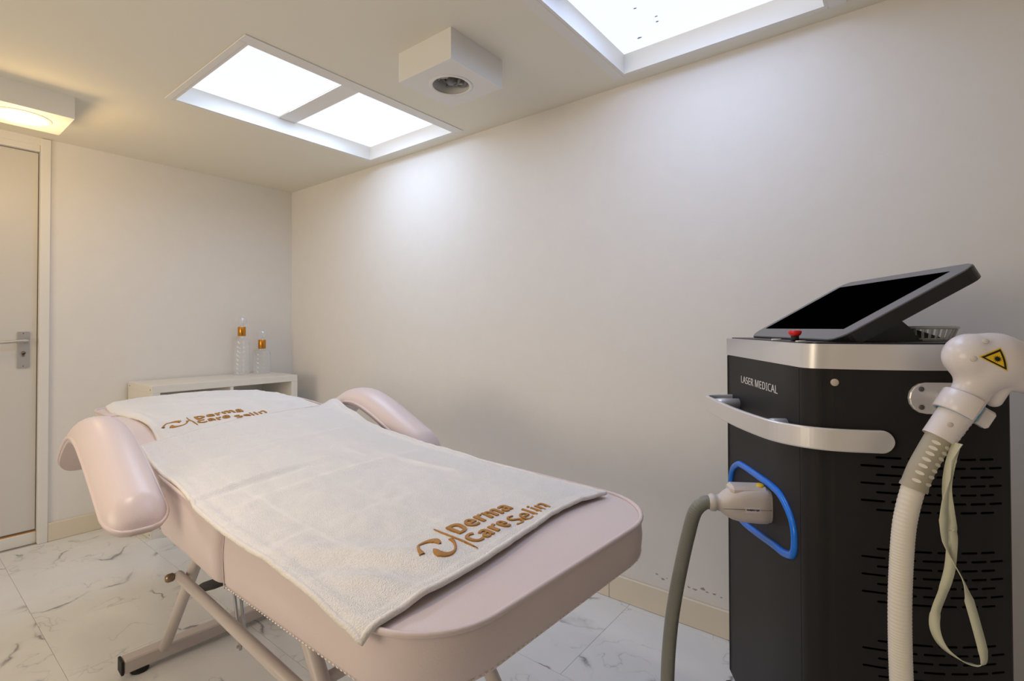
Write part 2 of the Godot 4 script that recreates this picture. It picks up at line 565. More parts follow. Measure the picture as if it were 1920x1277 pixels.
func build_room() -> void:
	var LX := 5.0
	var LZ := 4.2
	# floor: slab with large marble tiles laid on it
	var fl := structure("floor", box_mesh(Vector3(-0.2, -0.15, -0.2), Vector3(LX + 0.2, -0.0012, LZ + 0.2)), M.grout)
	var rng := RandomNumberGenerator.new()
	rng.seed = 7
	var g := 0.0012
	var zs := [0.0, 0.035, 0.522, 1.010, 1.500, 1.990, 2.480, 2.970, 3.460, 3.950, LZ]
	var offs := [1.45, 0.25, 0.85, 0.22, 1.05, 0.45, 0.9, 0.3, 0.75, 0.1]
	for r in zs.size() - 1:
		var x: float = offs[r] - 1.2
		if r <= 1: x = 0.25 - 1.2
		while x < LX:
			var x0 := maxf(x, 0.0)
			var x1 := minf(x + 1.2, LX)
			if x1 - x0 > 0.02:
				var st := SurfaceTool.new()
				st.begin(Mesh.PRIMITIVE_TRIANGLES)
				var u0 := rng.randf()
				var v0 := rng.randf()
				var fx := 1.0 if rng.randf() < 0.5 else -1.0
				var z0: float = zs[r]
				var z1: float = zs[r + 1]
				var ps := [Vector3(x0 + g, 0, z0 + g), Vector3(x1 - g, 0, z0 + g), Vector3(x1 - g, 0, z1 - g), Vector3(x0 + g, 0, z1 - g)]
				var qs := [Vector3(x0 + g * 0.4, -0.0008, z0 + g * 0.4), Vector3(x1 - g * 0.4, -0.0008, z0 + g * 0.4), Vector3(x1 - g * 0.4, -0.0008, z1 - g * 0.4), Vector3(x0 + g * 0.4, -0.0008, z1 - g * 0.4)]
				var put := func(p: Vector3):
					st.set_uv(Vector2(u0 + fx * p.x / 1.8, v0 + p.z / 1.2))
					st.add_vertex(p)
				st.set_smooth_group(-1)
				for t in [[0, 1, 2], [0, 2, 3]]:
					for k in t: put.call(ps[k])
				for k in 4:
					var k2 := (k + 1) % 4
					for p in [ps[k], qs[k], qs[k2], ps[k], qs[k2], ps[k2]]: put.call(p)
					for p in [qs[k], qs[k] - Vector3(0, 0.006, 0), qs[k2] - Vector3(0, 0.006, 0), qs[k], qs[k2] - Vector3(0, 0.006, 0), qs[k2]]: put.call(p)
				part("tile", done(st), M.tile, fl)
			x += 1.2
	# walls
	var wr := structure("wall_right", box_mesh(Vector3(-0.2, -0.1, -0.15), Vector3(LX + 0.2, H + 0.1, 0)), M.wall)
	structure("wall_front", box_mesh(Vector3(LX, -0.1, -0.15), Vector3(LX + 0.15, H + 0.1, LZ + 0.15)), M.wall)
	var wst := sto()
	box(wst, Vector3(-0.2, -0.1, LZ), Vector3(1.10, H + 0.1, LZ + 0.15))
	box(wst, Vector3(2.70, -0.1, LZ), Vector3(LX + 0.2, H + 0.1, LZ + 0.15))
	box(wst, Vector3(1.10, -0.1, LZ), Vector3(2.70, 0.70, LZ + 0.15))
	box(wst, Vector3(1.10, 1.90, LZ), Vector3(2.70, H + 0.1, LZ + 0.15))
	structure("wall_left", done(wst), M.wall)
	var w3 := Node3D.new()  # out of view, placed to light the long wall and the bed side
	w3.name = "window_3"
	add_child(w3)
	w3.set_meta("kind", "structure")
	for q in [[1.10, 1.14, 0.70, 1.90], [2.66, 2.70, 0.70, 1.90], [1.14, 2.66, 0.70, 0.74], [1.14, 2.66, 1.86, 1.90], [1.88, 1.92, 0.74, 1.86]]:
		part("frame", box_mesh(Vector3(q[0], q[2], LZ - 0.01), Vector3(q[1], q[3], LZ + 0.06), 0.003), M.trim, w3)
	for q in [[1.14, 1.88], [1.92, 2.66]]:
		part("unseen_frosted_pane", box_mesh(Vector3(q[0], 0.74, LZ + 0.02), Vector3(q[1], 1.86, LZ + 0.03)), M.unseen_pane, w3)
	# back wall with the door opening (z 1.338 to 2.20)
	var st := sto()
	box(st, Vector3(-0.12, -0.1, -0.15), Vector3(0, H + 0.1, 1.338))
	box(st, Vector3(-0.12, 2.06, 1.338), Vector3(0, H + 0.1, 2.22))
	box(st, Vector3(-0.12, -0.1, 2.22), Vector3(0, H + 0.1, LZ + 0.15))
	structure("wall_back", done(st), M.wall)
	# ceiling with the two skylight openings
	st = sto()
	var y0 := H
	var y1 := H + 0.22
	box(st, Vector3(-0.2, y0, -0.15), Vector3(LX + 0.2, y1, 0.08))
	box(st, Vector3(-0.2, y0, 1.10), Vector3(LX + 0.2, y1, LZ + 0.15))
	for s in [[-0.2, 1.05], [1.745, 2.666], [3.352, LX + 0.2]]:
		box(st, Vector3(s[0], y0, 0.08), Vector3(s[1], y1, 1.10))
	structure("ceiling", done(st), M.ceiling)
	# baseboards
	var bb := structure("baseboard_right", box_mesh(Vector3(0.012, 0, 0), Vector3(2.5594, 0.10, 0.012), 0.003), M.base)
	part("board", box_mesh(Vector3(2.5606, 0, 0), Vector3(LX, 0.10, 0.012), 0.003), M.base, bb)
	structure("baseboard_back", box_mesh(Vector3(0, 0, 0.012), Vector3(0.012, 0.095, 1.318), 0.003), M.base)
	structure("baseboard_left", box_mesh(Vector3(0, 0, LZ - 0.012), Vector3(LX, 0.10, LZ), 0.003), M.base)
	# scuffs where furniture rubbed the paint above the baseboard
	var sp := [[2.76, 0.150, 0.012], [2.785, 0.138, 0.018], [2.80, 0.146, 0.008], [2.885, 0.139, 0.012], [2.905, 0.137, 0.018], [2.935, 0.149, 0.022], [2.95, 0.141, 0.014], [2.975, 0.142, 0.018], [3.0, 0.138, 0.008], [3.03, 0.139, 0.006], [2.62, 0.152, 0.009]]
	for s in sp:
		var poly := PackedVector2Array()
		for k in 9:
			var w := TAU * k / 9.0
			var rr: float = s[2] * rng.randf_range(0.25, 0.6)
			poly.append(Vector2(cos(w) * rr, sin(w) * rr * 0.45))
		part("scuff", prism(poly, 0.0004, Transform3D(Basis.IDENTITY, Vector3(s[0], s[1], 0))), M.scuff, wr)

func build_door() -> void:
	var d := Node3D.new()
	d.name = "door_1"
	add_child(d)
	d.set_meta("kind", "structure")
	part("jamb", box_mesh(Vector3(-0.11, 0, 1.318), Vector3(0.014, H - 0.002, 1.358), 0.003), M.trim, d)
	part("jamb", box_mesh(Vector3(-0.11, 0, 2.20), Vector3(0.014, H - 0.002, 2.24), 0.003), M.trim, d)
	part("header", box_mesh(Vector3(-0.11, 2.030, 1.358), Vector3(-0.004, H - 0.002, 2.20), 0.003), M.trim, d)
	part("threshold", box_mesh(Vector3(-0.11, 0, 1.358), Vector3(-0.020, 0.062, 2.20), 0.004), M.trim, d)
	var leaf := part("leaf", box_mesh(Vector3(-0.066, 0.072, 1.361), Vector3(-0.026, 2.026, 2.197), 0.003), M.door, d)
	part("sill_strip", box_mesh(Vector3(-0.05, 0.062, 1.358), Vector3(-0.022, 0.067, 2.20), 0.001), M.brass, d)
	part("lock_plate", prism(rounded(Vector2(-0.0235, 0.908), Vector2(0.0235, 1.094), 0.006), 0.007, Transform3D(Basis(Vector3(0, 0, -1), Vector3.UP, Vector3(1, 0, 0)), Vector3(-0.026, 0, 1.413)), 0.0015), M.steel, leaf, "grey metal lock plate")
	var st := lathe([Vector2(0.0, 0.0), Vector2(0.013, 0.0), Vector2(0.013, 0.006), Vector2(0.008, 0.008), Vector2(0.008, 0.042), Vector2(0.0, 0.046)], 20, Transform3D(Basis(Vector3(0, 1, 0), Vector3(1, 0, 0), Vector3(0, 0, -1)), Vector3(-0.019, 1.048, 1.405)))
	part("handle_neck", done(st), M.steel, leaf)
	part("lever", tube_mesh(smooth_path([Vector3(0.022, 1.048, 1.398), Vector3(0.024, 1.048, 1.41), Vector3(0.025, 1.046, 1.44), Vector3(0.026, 1.041, 1.50), Vector3(0.024, 1.040, 1.535)], 5), [0.004, 0.0065, 0.0075, 0.008, 0.0082, 0.0082, 0.0082, 0.0082, 0.0082, 0.008, 0.008, 0.008, 0.008, 0.008, 0.008, 0.0078, 0.0076, 0.0074, 0.007, 0.006, 0.004], 12), M.steel, leaf, "pale metal door lever")
	# keyhole with a cylinder lock
	st = lathe([Vector2(0.0, 0.0), Vector2(0.0085, 0.0), Vector2(0.0085, 0.006), Vector2(0.0, 0.006)], 18, Transform3D(Basis(Vector3(0, 1, 0), Vector3(1, 0, 0), Vector3(0, 0, -1)), Vector3(-0.021, 0.985, 1.413)))
	box(st, Vector3(-0.021, 0.968, 1.4085), Vector3(-0.015, 0.985, 1.4175))
	part("lock_cylinder", done(st), M.bolt, leaf)
	for y in [0.918, 1.085]:
		part("screw", lathe_mesh([Vector2(0.0, 0.0), Vector2(0.003, 0.0), Vector2(0.002, 0.0012), Vector2(0.0, 0.0014)], 10, Transform3D(Basis(Vector3(0, 1, 0), Vector3(1, 0, 0), Vector3(0, 0, -1)), Vector3(-0.0192, y, 1.413))), M.inside, leaf)

func build_skylights() -> void:
	var n := 0
	for s in [[1.05, 1.745], [2.666, 3.352]]:
		n += 1
		var w := Node3D.new()
		w.name = "window_%d" % n
		add_child(w)
		w.set_meta("kind", "structure")
		var x0: float = s[0]
		var x1: float = s[1]
		var z0 := 0.08
		var z1 := 1.10
		var t := 0.010
		var top := H + 0.088
		part("side_panel", box_mesh(Vector3(x0, H - 0.003, z0), Vector3(x0 + t, top, z1)), M.trim, w)
		part("side_panel", box_mesh(Vector3(x1 - t, H - 0.003, z0), Vector3(x1, top, z1)), M.trim, w)
		part("side_panel", box_mesh(Vector3(x0 + t, H - 0.003, z0), Vector3(x1 - t, top, z0 + t)), M.trim, w)
		part("side_panel", box_mesh(Vector3(x0 + t, H - 0.003, z1 - t), Vector3(x1 - t, top, z1)), M.trim, w)
		# flat border on the ceiling
		part("border", box_mesh(Vector3(x1, H - 0.004, z0 - 0.012), Vector3(x1 + 0.048, H, z1 + 0.026), 0.0015), M.trim, w)
		part("border", box_mesh(Vector3(x0 - 0.012, H - 0.004, z1), Vector3(x1, H, z1 + 0.026), 0.0015), M.trim, w)
		part("border", box_mesh(Vector3(x0 - 0.012 if n == 1 else x0 - 0.042, H - 0.004, z0 - 0.012), Vector3(x0, H, z1), 0.0015), M.trim, w)
		part("border", box_mesh(Vector3(x0, H - 0.004, z0 - 0.012), Vector3(x1, H, z0), 0.0015), M.trim, w)
		part("crossbar", box_mesh(Vector3(x0 + t, H + 0.0665, 0.550), Vector3(x1 - t, H + 0.0735, 0.640), 0.001), M.trim, w)
		part("light_panel", box_mesh(Vector3(x0 + t, H + 0.0735, z0 + t), Vector3(x1 - t, H + 0.085, 0.595)), M.panel, w, "glowing white skylight pane")
		part("light_panel", box_mesh(Vector3(x0 + t, H + 0.0735, 0.5952), Vector3(x1 - t, H + 0.085, z1 - t)), M.panel, w, "glowing white skylight pane")
		if n == 2:
			var rng := RandomNumberGenerator.new()
			rng.seed = 4
			for q in [[2.77, 0.16, 0.010], [2.86, 0.215, 0.006], [2.87, 0.245, 0.006], [2.98, 0.30, 0.008], [3.03, 0.32, 0.010], [3.12, 0.29, 0.012], [2.83, 0.33, 0.006], [3.2, 0.22, 0.006]]:
				var poly := PackedVector2Array()
				for k in 8:
					var a := TAU * k / 8.0
					poly.append(Vector2(cos(a), sin(a) * 0.6) * float(q[2]) * rng.randf_range(0.6, 1.1))
				part("debris", prism(poly, 0.0006, Transform3D(Basis(Vector3(1, 0, 0), Vector3(0, 0, 1), Vector3(0, -1, 0)), Vector3(q[0], H + 0.0735, q[1]))), M.debris, w)

func box_with_hole(x0: float, x1: float, z0: float, z1: float, yb: float, c: Vector2, r: float) -> ArrayMesh:
	# hanging ceiling box whose underside has a round opening
	var st := sto()
	var dn := Vector3.DOWN
	quad(st, Vector3(x0, yb, z0), Vector3(x1, yb, z0), Vector3(x1, H, z0), Vector3(x0, H, z0), Vector3(0, 0, -1))
	quad(st, Vector3(x0, yb, z1), Vector3(x1, yb, z1), Vector3(x1, H, z1), Vector3(x0, H, z1), Vector3(0, 0, 1))
	quad(st, Vector3(x0, yb, z0), Vector3(x0, yb, z1), Vector3(x0, H, z1), Vector3(x0, H, z0), Vector3(-1, 0, 0))
	quad(st, Vector3(x1, yb, z0), Vector3(x1, yb, z1), Vector3(x1, H, z1), Vector3(x1, H, z0), Vector3(1, 0, 0))
	var seg := 48
	var pts := []
	for k in seg:
		var w := TAU * k / seg
		var d := Vector2(cos(w), sin(w))
		var lim := 1e9
		if absf(d.x) > 1e-6: lim = minf(lim, ((x1 if d.x > 0 else x0) - c.x) / d.x)
		if absf(d.y) > 1e-6: lim = minf(lim, ((z1 if d.y > 0 else z0) - c.y) / d.y)
		pts.append([c + d * r, c + d * lim])
	for k in seg:
		var a: Array = pts[k]
		var b: Array = pts[(k + 1) % seg]
		quad(st, Vector3(a[0].x, yb, a[0].y), Vector3(b[0].x, yb, b[0].y), Vector3(b[1].x, yb, b[1].y), Vector3(a[1].x, yb, a[1].y), dn)
		# corner filler where the outline turns
		if not is_equal_approx(a[1].x, b[1].x) and not is_equal_approx(a[1].y, b[1].y):
			var cor := Vector2(x1 if a[1].x + b[1].x > x0 + x1 else x0, z1 if a[1].y + b[1].y > z0 + z1 else z0)
			tri(st, Vector3(a[1].x, yb, a[1].y), Vector3(b[1].x, yb, b[1].y), Vector3(cor.x, yb, cor.y), dn)
		# inside of the opening
		var mid := Vector3((a[0].x + b[0].x) * 0.5 - c.x, 0, (a[0].y + b[0].y) * 0.5 - c.y)
		quad(st, Vector3(a[0].x, yb, a[0].y), Vector3(b[0].x, yb, b[0].y), Vector3(b[0].x, H - 0.002, b[0].y), Vector3(a[0].x, H - 0.002, a[0].y), -mid)
	return done(st)

func ring_mesh(c: Vector3, r0: float, r1: float, h: float) -> ArrayMesh:
	# flat round bezel hanging below c
	return lathe_mesh([Vector2(r0, 0.002), Vector2(r0, -h * 0.4), Vector2(r0 + 0.003, -h), Vector2(r1 - 0.003, -h), Vector2(r1, -h * 0.3), Vector2(r1, 0.0), Vector2(r0, 0.002)], 56, Transform3D(Basis.IDENTITY, c))

func downlight(t: Node3D, at: Vector3, angle: float, energy: float) -> void:
	var l := SpotLight3D.new()
	l.name = "unseen_lamp_light"  # from the lamp out of view, lights bed and long wall
	l.light_color = Color(1.0, 0.93, 0.86)
	l.light_energy = energy
	l.light_size = 0.06
	l.spot_angle = angle
	l.spot_angle_attenuation = 1.0
	l.spot_range = 12.0
	l.spot_attenuation = 2.0
	l.shadow_enabled = true
	l.position = at
	l.rotation.x = -PI / 2
	t.add_child(l)

func build_ceiling_boxes() -> void:
	# lit lamp above the door
	var t := thing("ceiling_lamp", "square white ceiling box with a lit round warm lamp above the door", "lamp", Vector3.ZERO)
	var c := Vector2(0.597, 1.512)
	part("housing", box_with_hole(0.452, 0.742, 1.364, 1.66, 2.005, c, 0.092), M.trim, t)
	part("bezel", ring_mesh(Vector3(c.x, 2.005, c.y), 0.082, 0.100, 0.004), M.trim, t)
	part("lamp_disc", lathe_mesh([Vector2(0.0, -0.004), Vector2(0.06, -0.003), Vector2(0.0815, 0.002), Vector2(0.0815, 0.010), Vector2(0.0, 0.012)], 48, Transform3D(Basis.IDENTITY, Vector3(c.x, 2.002, c.y))), M.lamp, t, "glowing disc of the unseen ceiling lamp")
	var l := OmniLight3D.new()
	l.name = "door_lamp_light"
	l.light_color = Color(1.0, 0.84, 0.58)
	l.light_energy = DOOR_LAMP
	l.light_size = 0.06
	l.omni_range = 12.0
	l.omni_attenuation = 2.0
	l.shadow_enabled = true
	l.position = Vector3(c.x, 1.860, c.y)
	t.add_child(l)
	# unseen ceiling lamp, out of view over the bed, placed to light towels and long wall
	var c2 := Vector2(2.40, 1.75)
	t = thing("ceiling_lamp", "unseen ceiling box with a lit round lamp, out of view above the bed", "lamp", Vector3.ZERO)
	part("housing", box_with_hole(c2.x - 0.145, c2.x + 0.145, c2.y - 0.145, c2.y + 0.145, 2.005, c2, 0.092), M.trim, t)
	part("bezel", ring_mesh(Vector3(c2.x, 2.005, c2.y), 0.082, 0.100, 0.004), M.trim, t)
	part("lamp_disc", lathe_mesh([Vector2(0.0, -0.004), Vector2(0.06, -0.003), Vector2(0.0815, 0.002), Vector2(0.0815, 0.010), Vector2(0.0, 0.012)], 48, Transform3D(Basis.IDENTITY, Vector3(c2.x, 2.002, c2.y))), M.lamp, t, "glowing disc of the unseen ceiling lamp")
	downlight(t, Vector3(c2.x, 1.985, c2.y), 78.0, UNSEEN_BED_LAMP)
	# empty fitting between the skylights
	t = thing("ceiling_box", "square white ceiling box with an empty round lamp opening between the skylights", "ceiling box", Vector3.ZERO)
	c = Vector2(2.230, 0.592)
	part("housing", box_with_hole(2.098, 2.363, 0.458, 0.725, 1.995, c, 0.070), M.trim, t)
	part("bezel", ring_mesh(Vector3(c.x, 1.995, c.y), 0.0665, 0.080, 0.003), M.trim, t)
	# loose lamp holder, clips and cables inside
	part("mounting_plate", lathe_mesh([Vector2(0.0, 2.046), Vector2(0.0695, 2.046), Vector2(0.0695, 2.052), Vector2(0.0, 2.052)], 40, Transform3D(Basis.IDENTITY, Vector3(c.x, 0, c.y))), M.inside, t)
	var clip := mat(Color(0.70, 0.66, 0.60), 0.5)
	part("spring_clip", box_mesh(Vector3(-0.028, 0, -0.007), Vector3(0.028, 0.016, 0.007), 0.003, Transform3D(Basis(Vector3.UP, 0.5), Vector3(c.x - 0.022, 2.016, c.y + 0.030))), clip, t)
	part("spring_clip", box_mesh(Vector3(-0.006, 0, -0.030), Vector3(0.006, 0.022, 0.030), 0.002, Transform3D(Basis(Vector3.UP, -0.6), Vector3(c.x + 0.004, 2.012, c.y - 0.034))), clip, t)
	part("spring_clip", box_mesh(Vector3(-0.02, 0, -0.012), Vector3(0.02, 0.012, 0.012), 0.003, Transform3D(Basis(Vector3.UP, 0.9), Vector3(c.x + 0.03, 2.02, c.y + 0.024))), clip, t)
	var gr := mat(Color(0.50, 0.50, 0.50), 0.5)
	for q in [[0.046, 0.2, 2.6], [0.030, 2.8, 5.6], [0.055, 3.6, 5.8]]:
		var pts := []
		for k in 9:
			var w: float = lerpf(q[1], q[2], k / 8.0)
			pts.append(Vector3(c.x + cos(w) * q[0], 2.018 + 0.006 * sin(k * 0.9), c.y + sin(w) * q[0]))
		part("cable", tube_mesh(smooth_path(pts, 4), 0.006, 10), gr, t)
	part("lamp_socket", lathe_mesh([Vector2(0.0, 2.004), Vector2(0.012, 2.004), Vector2(0.016, 2.012), Vector2(0.016, 2.046), Vector2(0.0, 2.046)], 24, Transform3D(Basis.IDENTITY, Vector3(c.x - 0.006, 0, c.y - 0.004))), gr, t)

func build_shelf() -> void:
	var t := thing("shelf_unit", "low white open cube shelf standing against the back wall behind the bed", "shelf", Vector3(0.014, 0, 0.577))
	var x1 := 0.390
	var hw := 0.403
	var top := 0.805
	part("top", box_mesh(Vector3(0, top - 0.040, -hw), Vector3(x1, top, hw), 0.0015), M.shelf, t)
	part("bottom", box_mesh(Vector3(0, 0, -hw), Vector3(x1, 0.040, hw), 0.0015), M.shelf, t)
	for s in [-1, 1]:
		var o := part("side", box_mesh(Vector3(0, 0.040, minf(s * hw, s * (hw - 0.040))), Vector3(x1, top - 0.040, maxf(s * hw, s * (hw - 0.040))), 0.0015), M.shelf, t)
		if s == 1:
			for x in [0.03, x1 - 0.02]:
				for y in [0.02, top - 0.022]:
					part("screw_hole", lathe_mesh([Vector2(0.0, 0.0), Vector2(0.0038, 0.0), Vector2(0.0038, 0.0008), Vector2(0.0, 0.0008)], 12, Transform3D(Basis(Vector3(1, 0, 0), Vector3(0, 0, 1), Vector3(0, -1, 0)), Vector3(x, y, hw))), M.inside, o)
	part("divider", box_mesh(Vector3(0.004, 0.040, -0.008), Vector3(x1 - 0.002, top - 0.040, 0.008), 0.001), M.shelf, t)
	for s in [-1, 1]:
		part("middle_shelf", box_mesh(Vector3(0.004, 0.394, minf(s * 0.008, s * (hw - 0.040))), Vector3(x1 - 0.002, 0.410, maxf(s * 0.008, s * (hw - 0.040))), 0.001), M.shelf, t)

func cut_glass(r: float, h: float) -> ArrayMesh:
	# bottle body with small diamond facets
	var st := sto()
	var seg := 36
	var prof := []
	prof.append(Vector2(r * 0.05, 0.0)); prof.append(Vector2(r * 0.93, 0.0)); prof.append(Vector2(r, 0.006))
	var rows := int(h * 0.80 / 0.007)
	for k in rows: prof.append(Vector2(r, 0.008 + k * (h * 0.80) / rows))
	for k in 7:
		var w := (PI / 2) * (k + 1) / 7.0
		prof.append(Vector2(lerpf(0.42, 1.0, cos(w)) * r, h * 0.82 + sin(w) * h * 0.13))
	prof.append(Vector2(r * 0.42, h))
	var rg := []
	for i in prof.size():
		var ring := PackedVector3Array()
		for k in seg:
			var w := TAU * (k + 0.5 * (i % 2)) / seg
			var rr: float = prof[i].x * (1.0 + (0.022 if (k + int(i / 2)) % 2 == 0 else 0.0))
			ring.append(Vector3(cos(w) * rr, prof[i].y, sin(w) * rr))
		rg.append(ring)
	for i in rg.size() - 1:
		for k in seg:
			var k2 := (k + 1) % seg
			var o: Vector3 = rg[i][k] + rg[i + 1][k]
			o.y = 0
			quad(st, rg[i][k], rg[i][k2], rg[i + 1][k2], rg[i + 1][k], o)
	fan(st, rg[0], Vector3.ZERO, Vector3.DOWN)
	return done(st)

func build_bottles() -> void:
	var spots := [
		["tall faceted glass bottle with gold collar on the white shelf", Vector3(0.095, 0.8055, 0.390), 0.047, 0.250, 0.066],
		["short faceted glass bottle with gold collar nearer the corner", Vector3(0.095, 0.8055, 0.258), 0.052, 0.163, 0.066]]
	for s in spots:
		var t := thing("glass_bottle", s[0], "bottle", s[1], 0.0, "glass bottles on the shelf")
		part("body", cut_glass(s[2], s[3]), M.glass, t)
		var y: float = s[3] + 0.002
		part("collar", lathe_mesh([Vector2(0.0, y), Vector2(0.0225, y), Vector2(0.0235, y + 0.002), Vector2(0.0235, y + 0.058), Vector2(0.0225, y + 0.060), Vector2(0.0, y + 0.060)], 36), M.brass, t, "gold metal collar")
		y += 0.061
		var st := sto()
		# faceted glass stopper
		var prof := [Vector2(0.010, 0), Vector2(0.014, 0.008), Vector2(0.028, 0.024), Vector2(0.033, 0.040), Vector2(0.028, 0.056), Vector2(0.014, 0.064), Vector2(0.0005, 0.066)]
		var seg := 12
		for i in prof.size() - 1:
			for k in seg:
				var w0 := TAU * (k + 0.5 * (i % 2)) / seg
				var w1 := TAU * (k + 1 + 0.5 * (i % 2)) / seg
				var u0 := TAU * (k + 0.5 * ((i + 1) % 2)) / seg
				var u1 := TAU * (k + 1 + 0.5 * ((i + 1) % 2)) / seg
				var a := Vector3(cos(w0) * prof[i].x, y + prof[i].y, sin(w0) * prof[i].x)
				var b := Vector3(cos(w1) * prof[i].x, y + prof[i].y, sin(w1) * prof[i].x)
				var c := Vector3(cos(u1) * prof[i + 1].x, y + prof[i + 1].y, sin(u1) * prof[i + 1].x)
				var d := Vector3(cos(u0) * prof[i + 1].x, y + prof[i + 1].y, sin(u0) * prof[i + 1].x)
				quad(st, a, b, c, d, (a + c) - Vector3(0, 2 * y + 0.07, 0))
		part("stopper", done(st), M.glass, t)

# ------------------------------------------------------------------ treatment bed
const BT := 0.05236   # the bed stands turned by three degrees
const BX := 2.2
const BZ := 1.017

func bed_at() -> Vector3:
	return Vector3(cos(BT) * BX - sin(BT) * BZ, 0, sin(BT) * BX + cos(BT) * BZ)

func B(x: float, y: float, z: float) -> Vector3:
	return Vector3(x - BX, y, z - BZ)

var bed_edge := [[1.05, 0.795], [1.30, 0.807], [1.50, 0.811], [1.65, 0.807], [1.80, 0.795], [1.95, 0.777], [2.2, 0.750], [2.55, 0.735], [2.9, 0.731], [3.2, 0.729]]

func edge_y(x: float) -> float:
	return lerp_table(bed_edge, x)

func bed_top(x: float, z: float) -> float:
	var t := absf(z - BZ) / 0.3275
	var e := maxf(0.0, (x - 2.86) / 0.31)
	var s := minf(1.0, maxf(t, e))
	var y := edge_y(x) + 0.018 * (1.0 - s * s * s)
	# pillow swell of the headrest
	var p := Vector2((x - 1.24) / 0.30, (z - BZ) / 0.33)
	y += 0.009 * exp(-p.length_squared() * 1.6)
	return y

func cushion(outline: PackedVector2Array, bottom: Callable, swell: float) -> ArrayMesh:
	# padded slab: outline in (lx, lz), soft top, slightly bulging sides
	var c := Vector2.ZERO
	for p in outline: c += p / outline.size()
	var rows := []
	var ring := func(s: float, k: float, dome: float, grow: float) -> PackedVector3Array:
		var r := PackedVector3Array()
		for p in outline:
			var q: Vector2 = c + (p - c) * s
			if grow != 0.0: q += (p - c).normalized() * grow
			var yt := edge_y(q.x)
			var yb: float = bottom.call(q.x)
			r.append(B(q.x, lerpf(yb, yt, k) + dome, q.y))
		return r
	rows.append(ring.call(0.02, 0.0, 0.0, 0.0))
	rows.append(ring.call(0.92, 0.0, 0.0, 0.0))
	rows.append(ring.call(1.0, 0.0, 0.001, -0.012))
	rows.append(ring.call(1.0, 0.06, 0.0, -0.004))
	rows.append(ring.call(1.0, 0.15, 0.0, 0.0))
	rows.append(ring.call(1.0, 0.55, 0.0, 0.003))
	rows.append(ring.call(1.0, 0.95, 0.0, 0.0))
	rows.append(ring.call(1.0, 1.0, 0.0, -0.002))
	for s in [0.985, 0.96, 0.92, 0.86, 0.78, 0.65, 0.5, 0.3, 0.1, 0.01]:
		rows.append(ring.call(s, 1.0, swell * (1.0 - s * s * s), 0.0))
	return done(grid(rows, true, false))

func along(outline: PackedVector2Array, y: Callable, grow := 0.0) -> PackedVector3Array:
	var c := Vector2.ZERO
	for p in outline: c += p / outline.size()
	var r := PackedVector3Array()
	for p in outline:
		var q := p + (p - c).normalized() * grow
		r.append(B(q.x, y.call(p.x), q.y))
	return r

func dense(poly: PackedVector2Array, step := 0.02) -> PackedVector2Array:
	var out := PackedVector2Array()
	for i in poly.size():
		var a := poly[i]
		var b := poly[(i + 1) % poly.size()]
		var n := maxi(1, int(a.distance_to(b) / step))
		for k in n: out.append(a.lerp(b, float(k) / n))
	return out

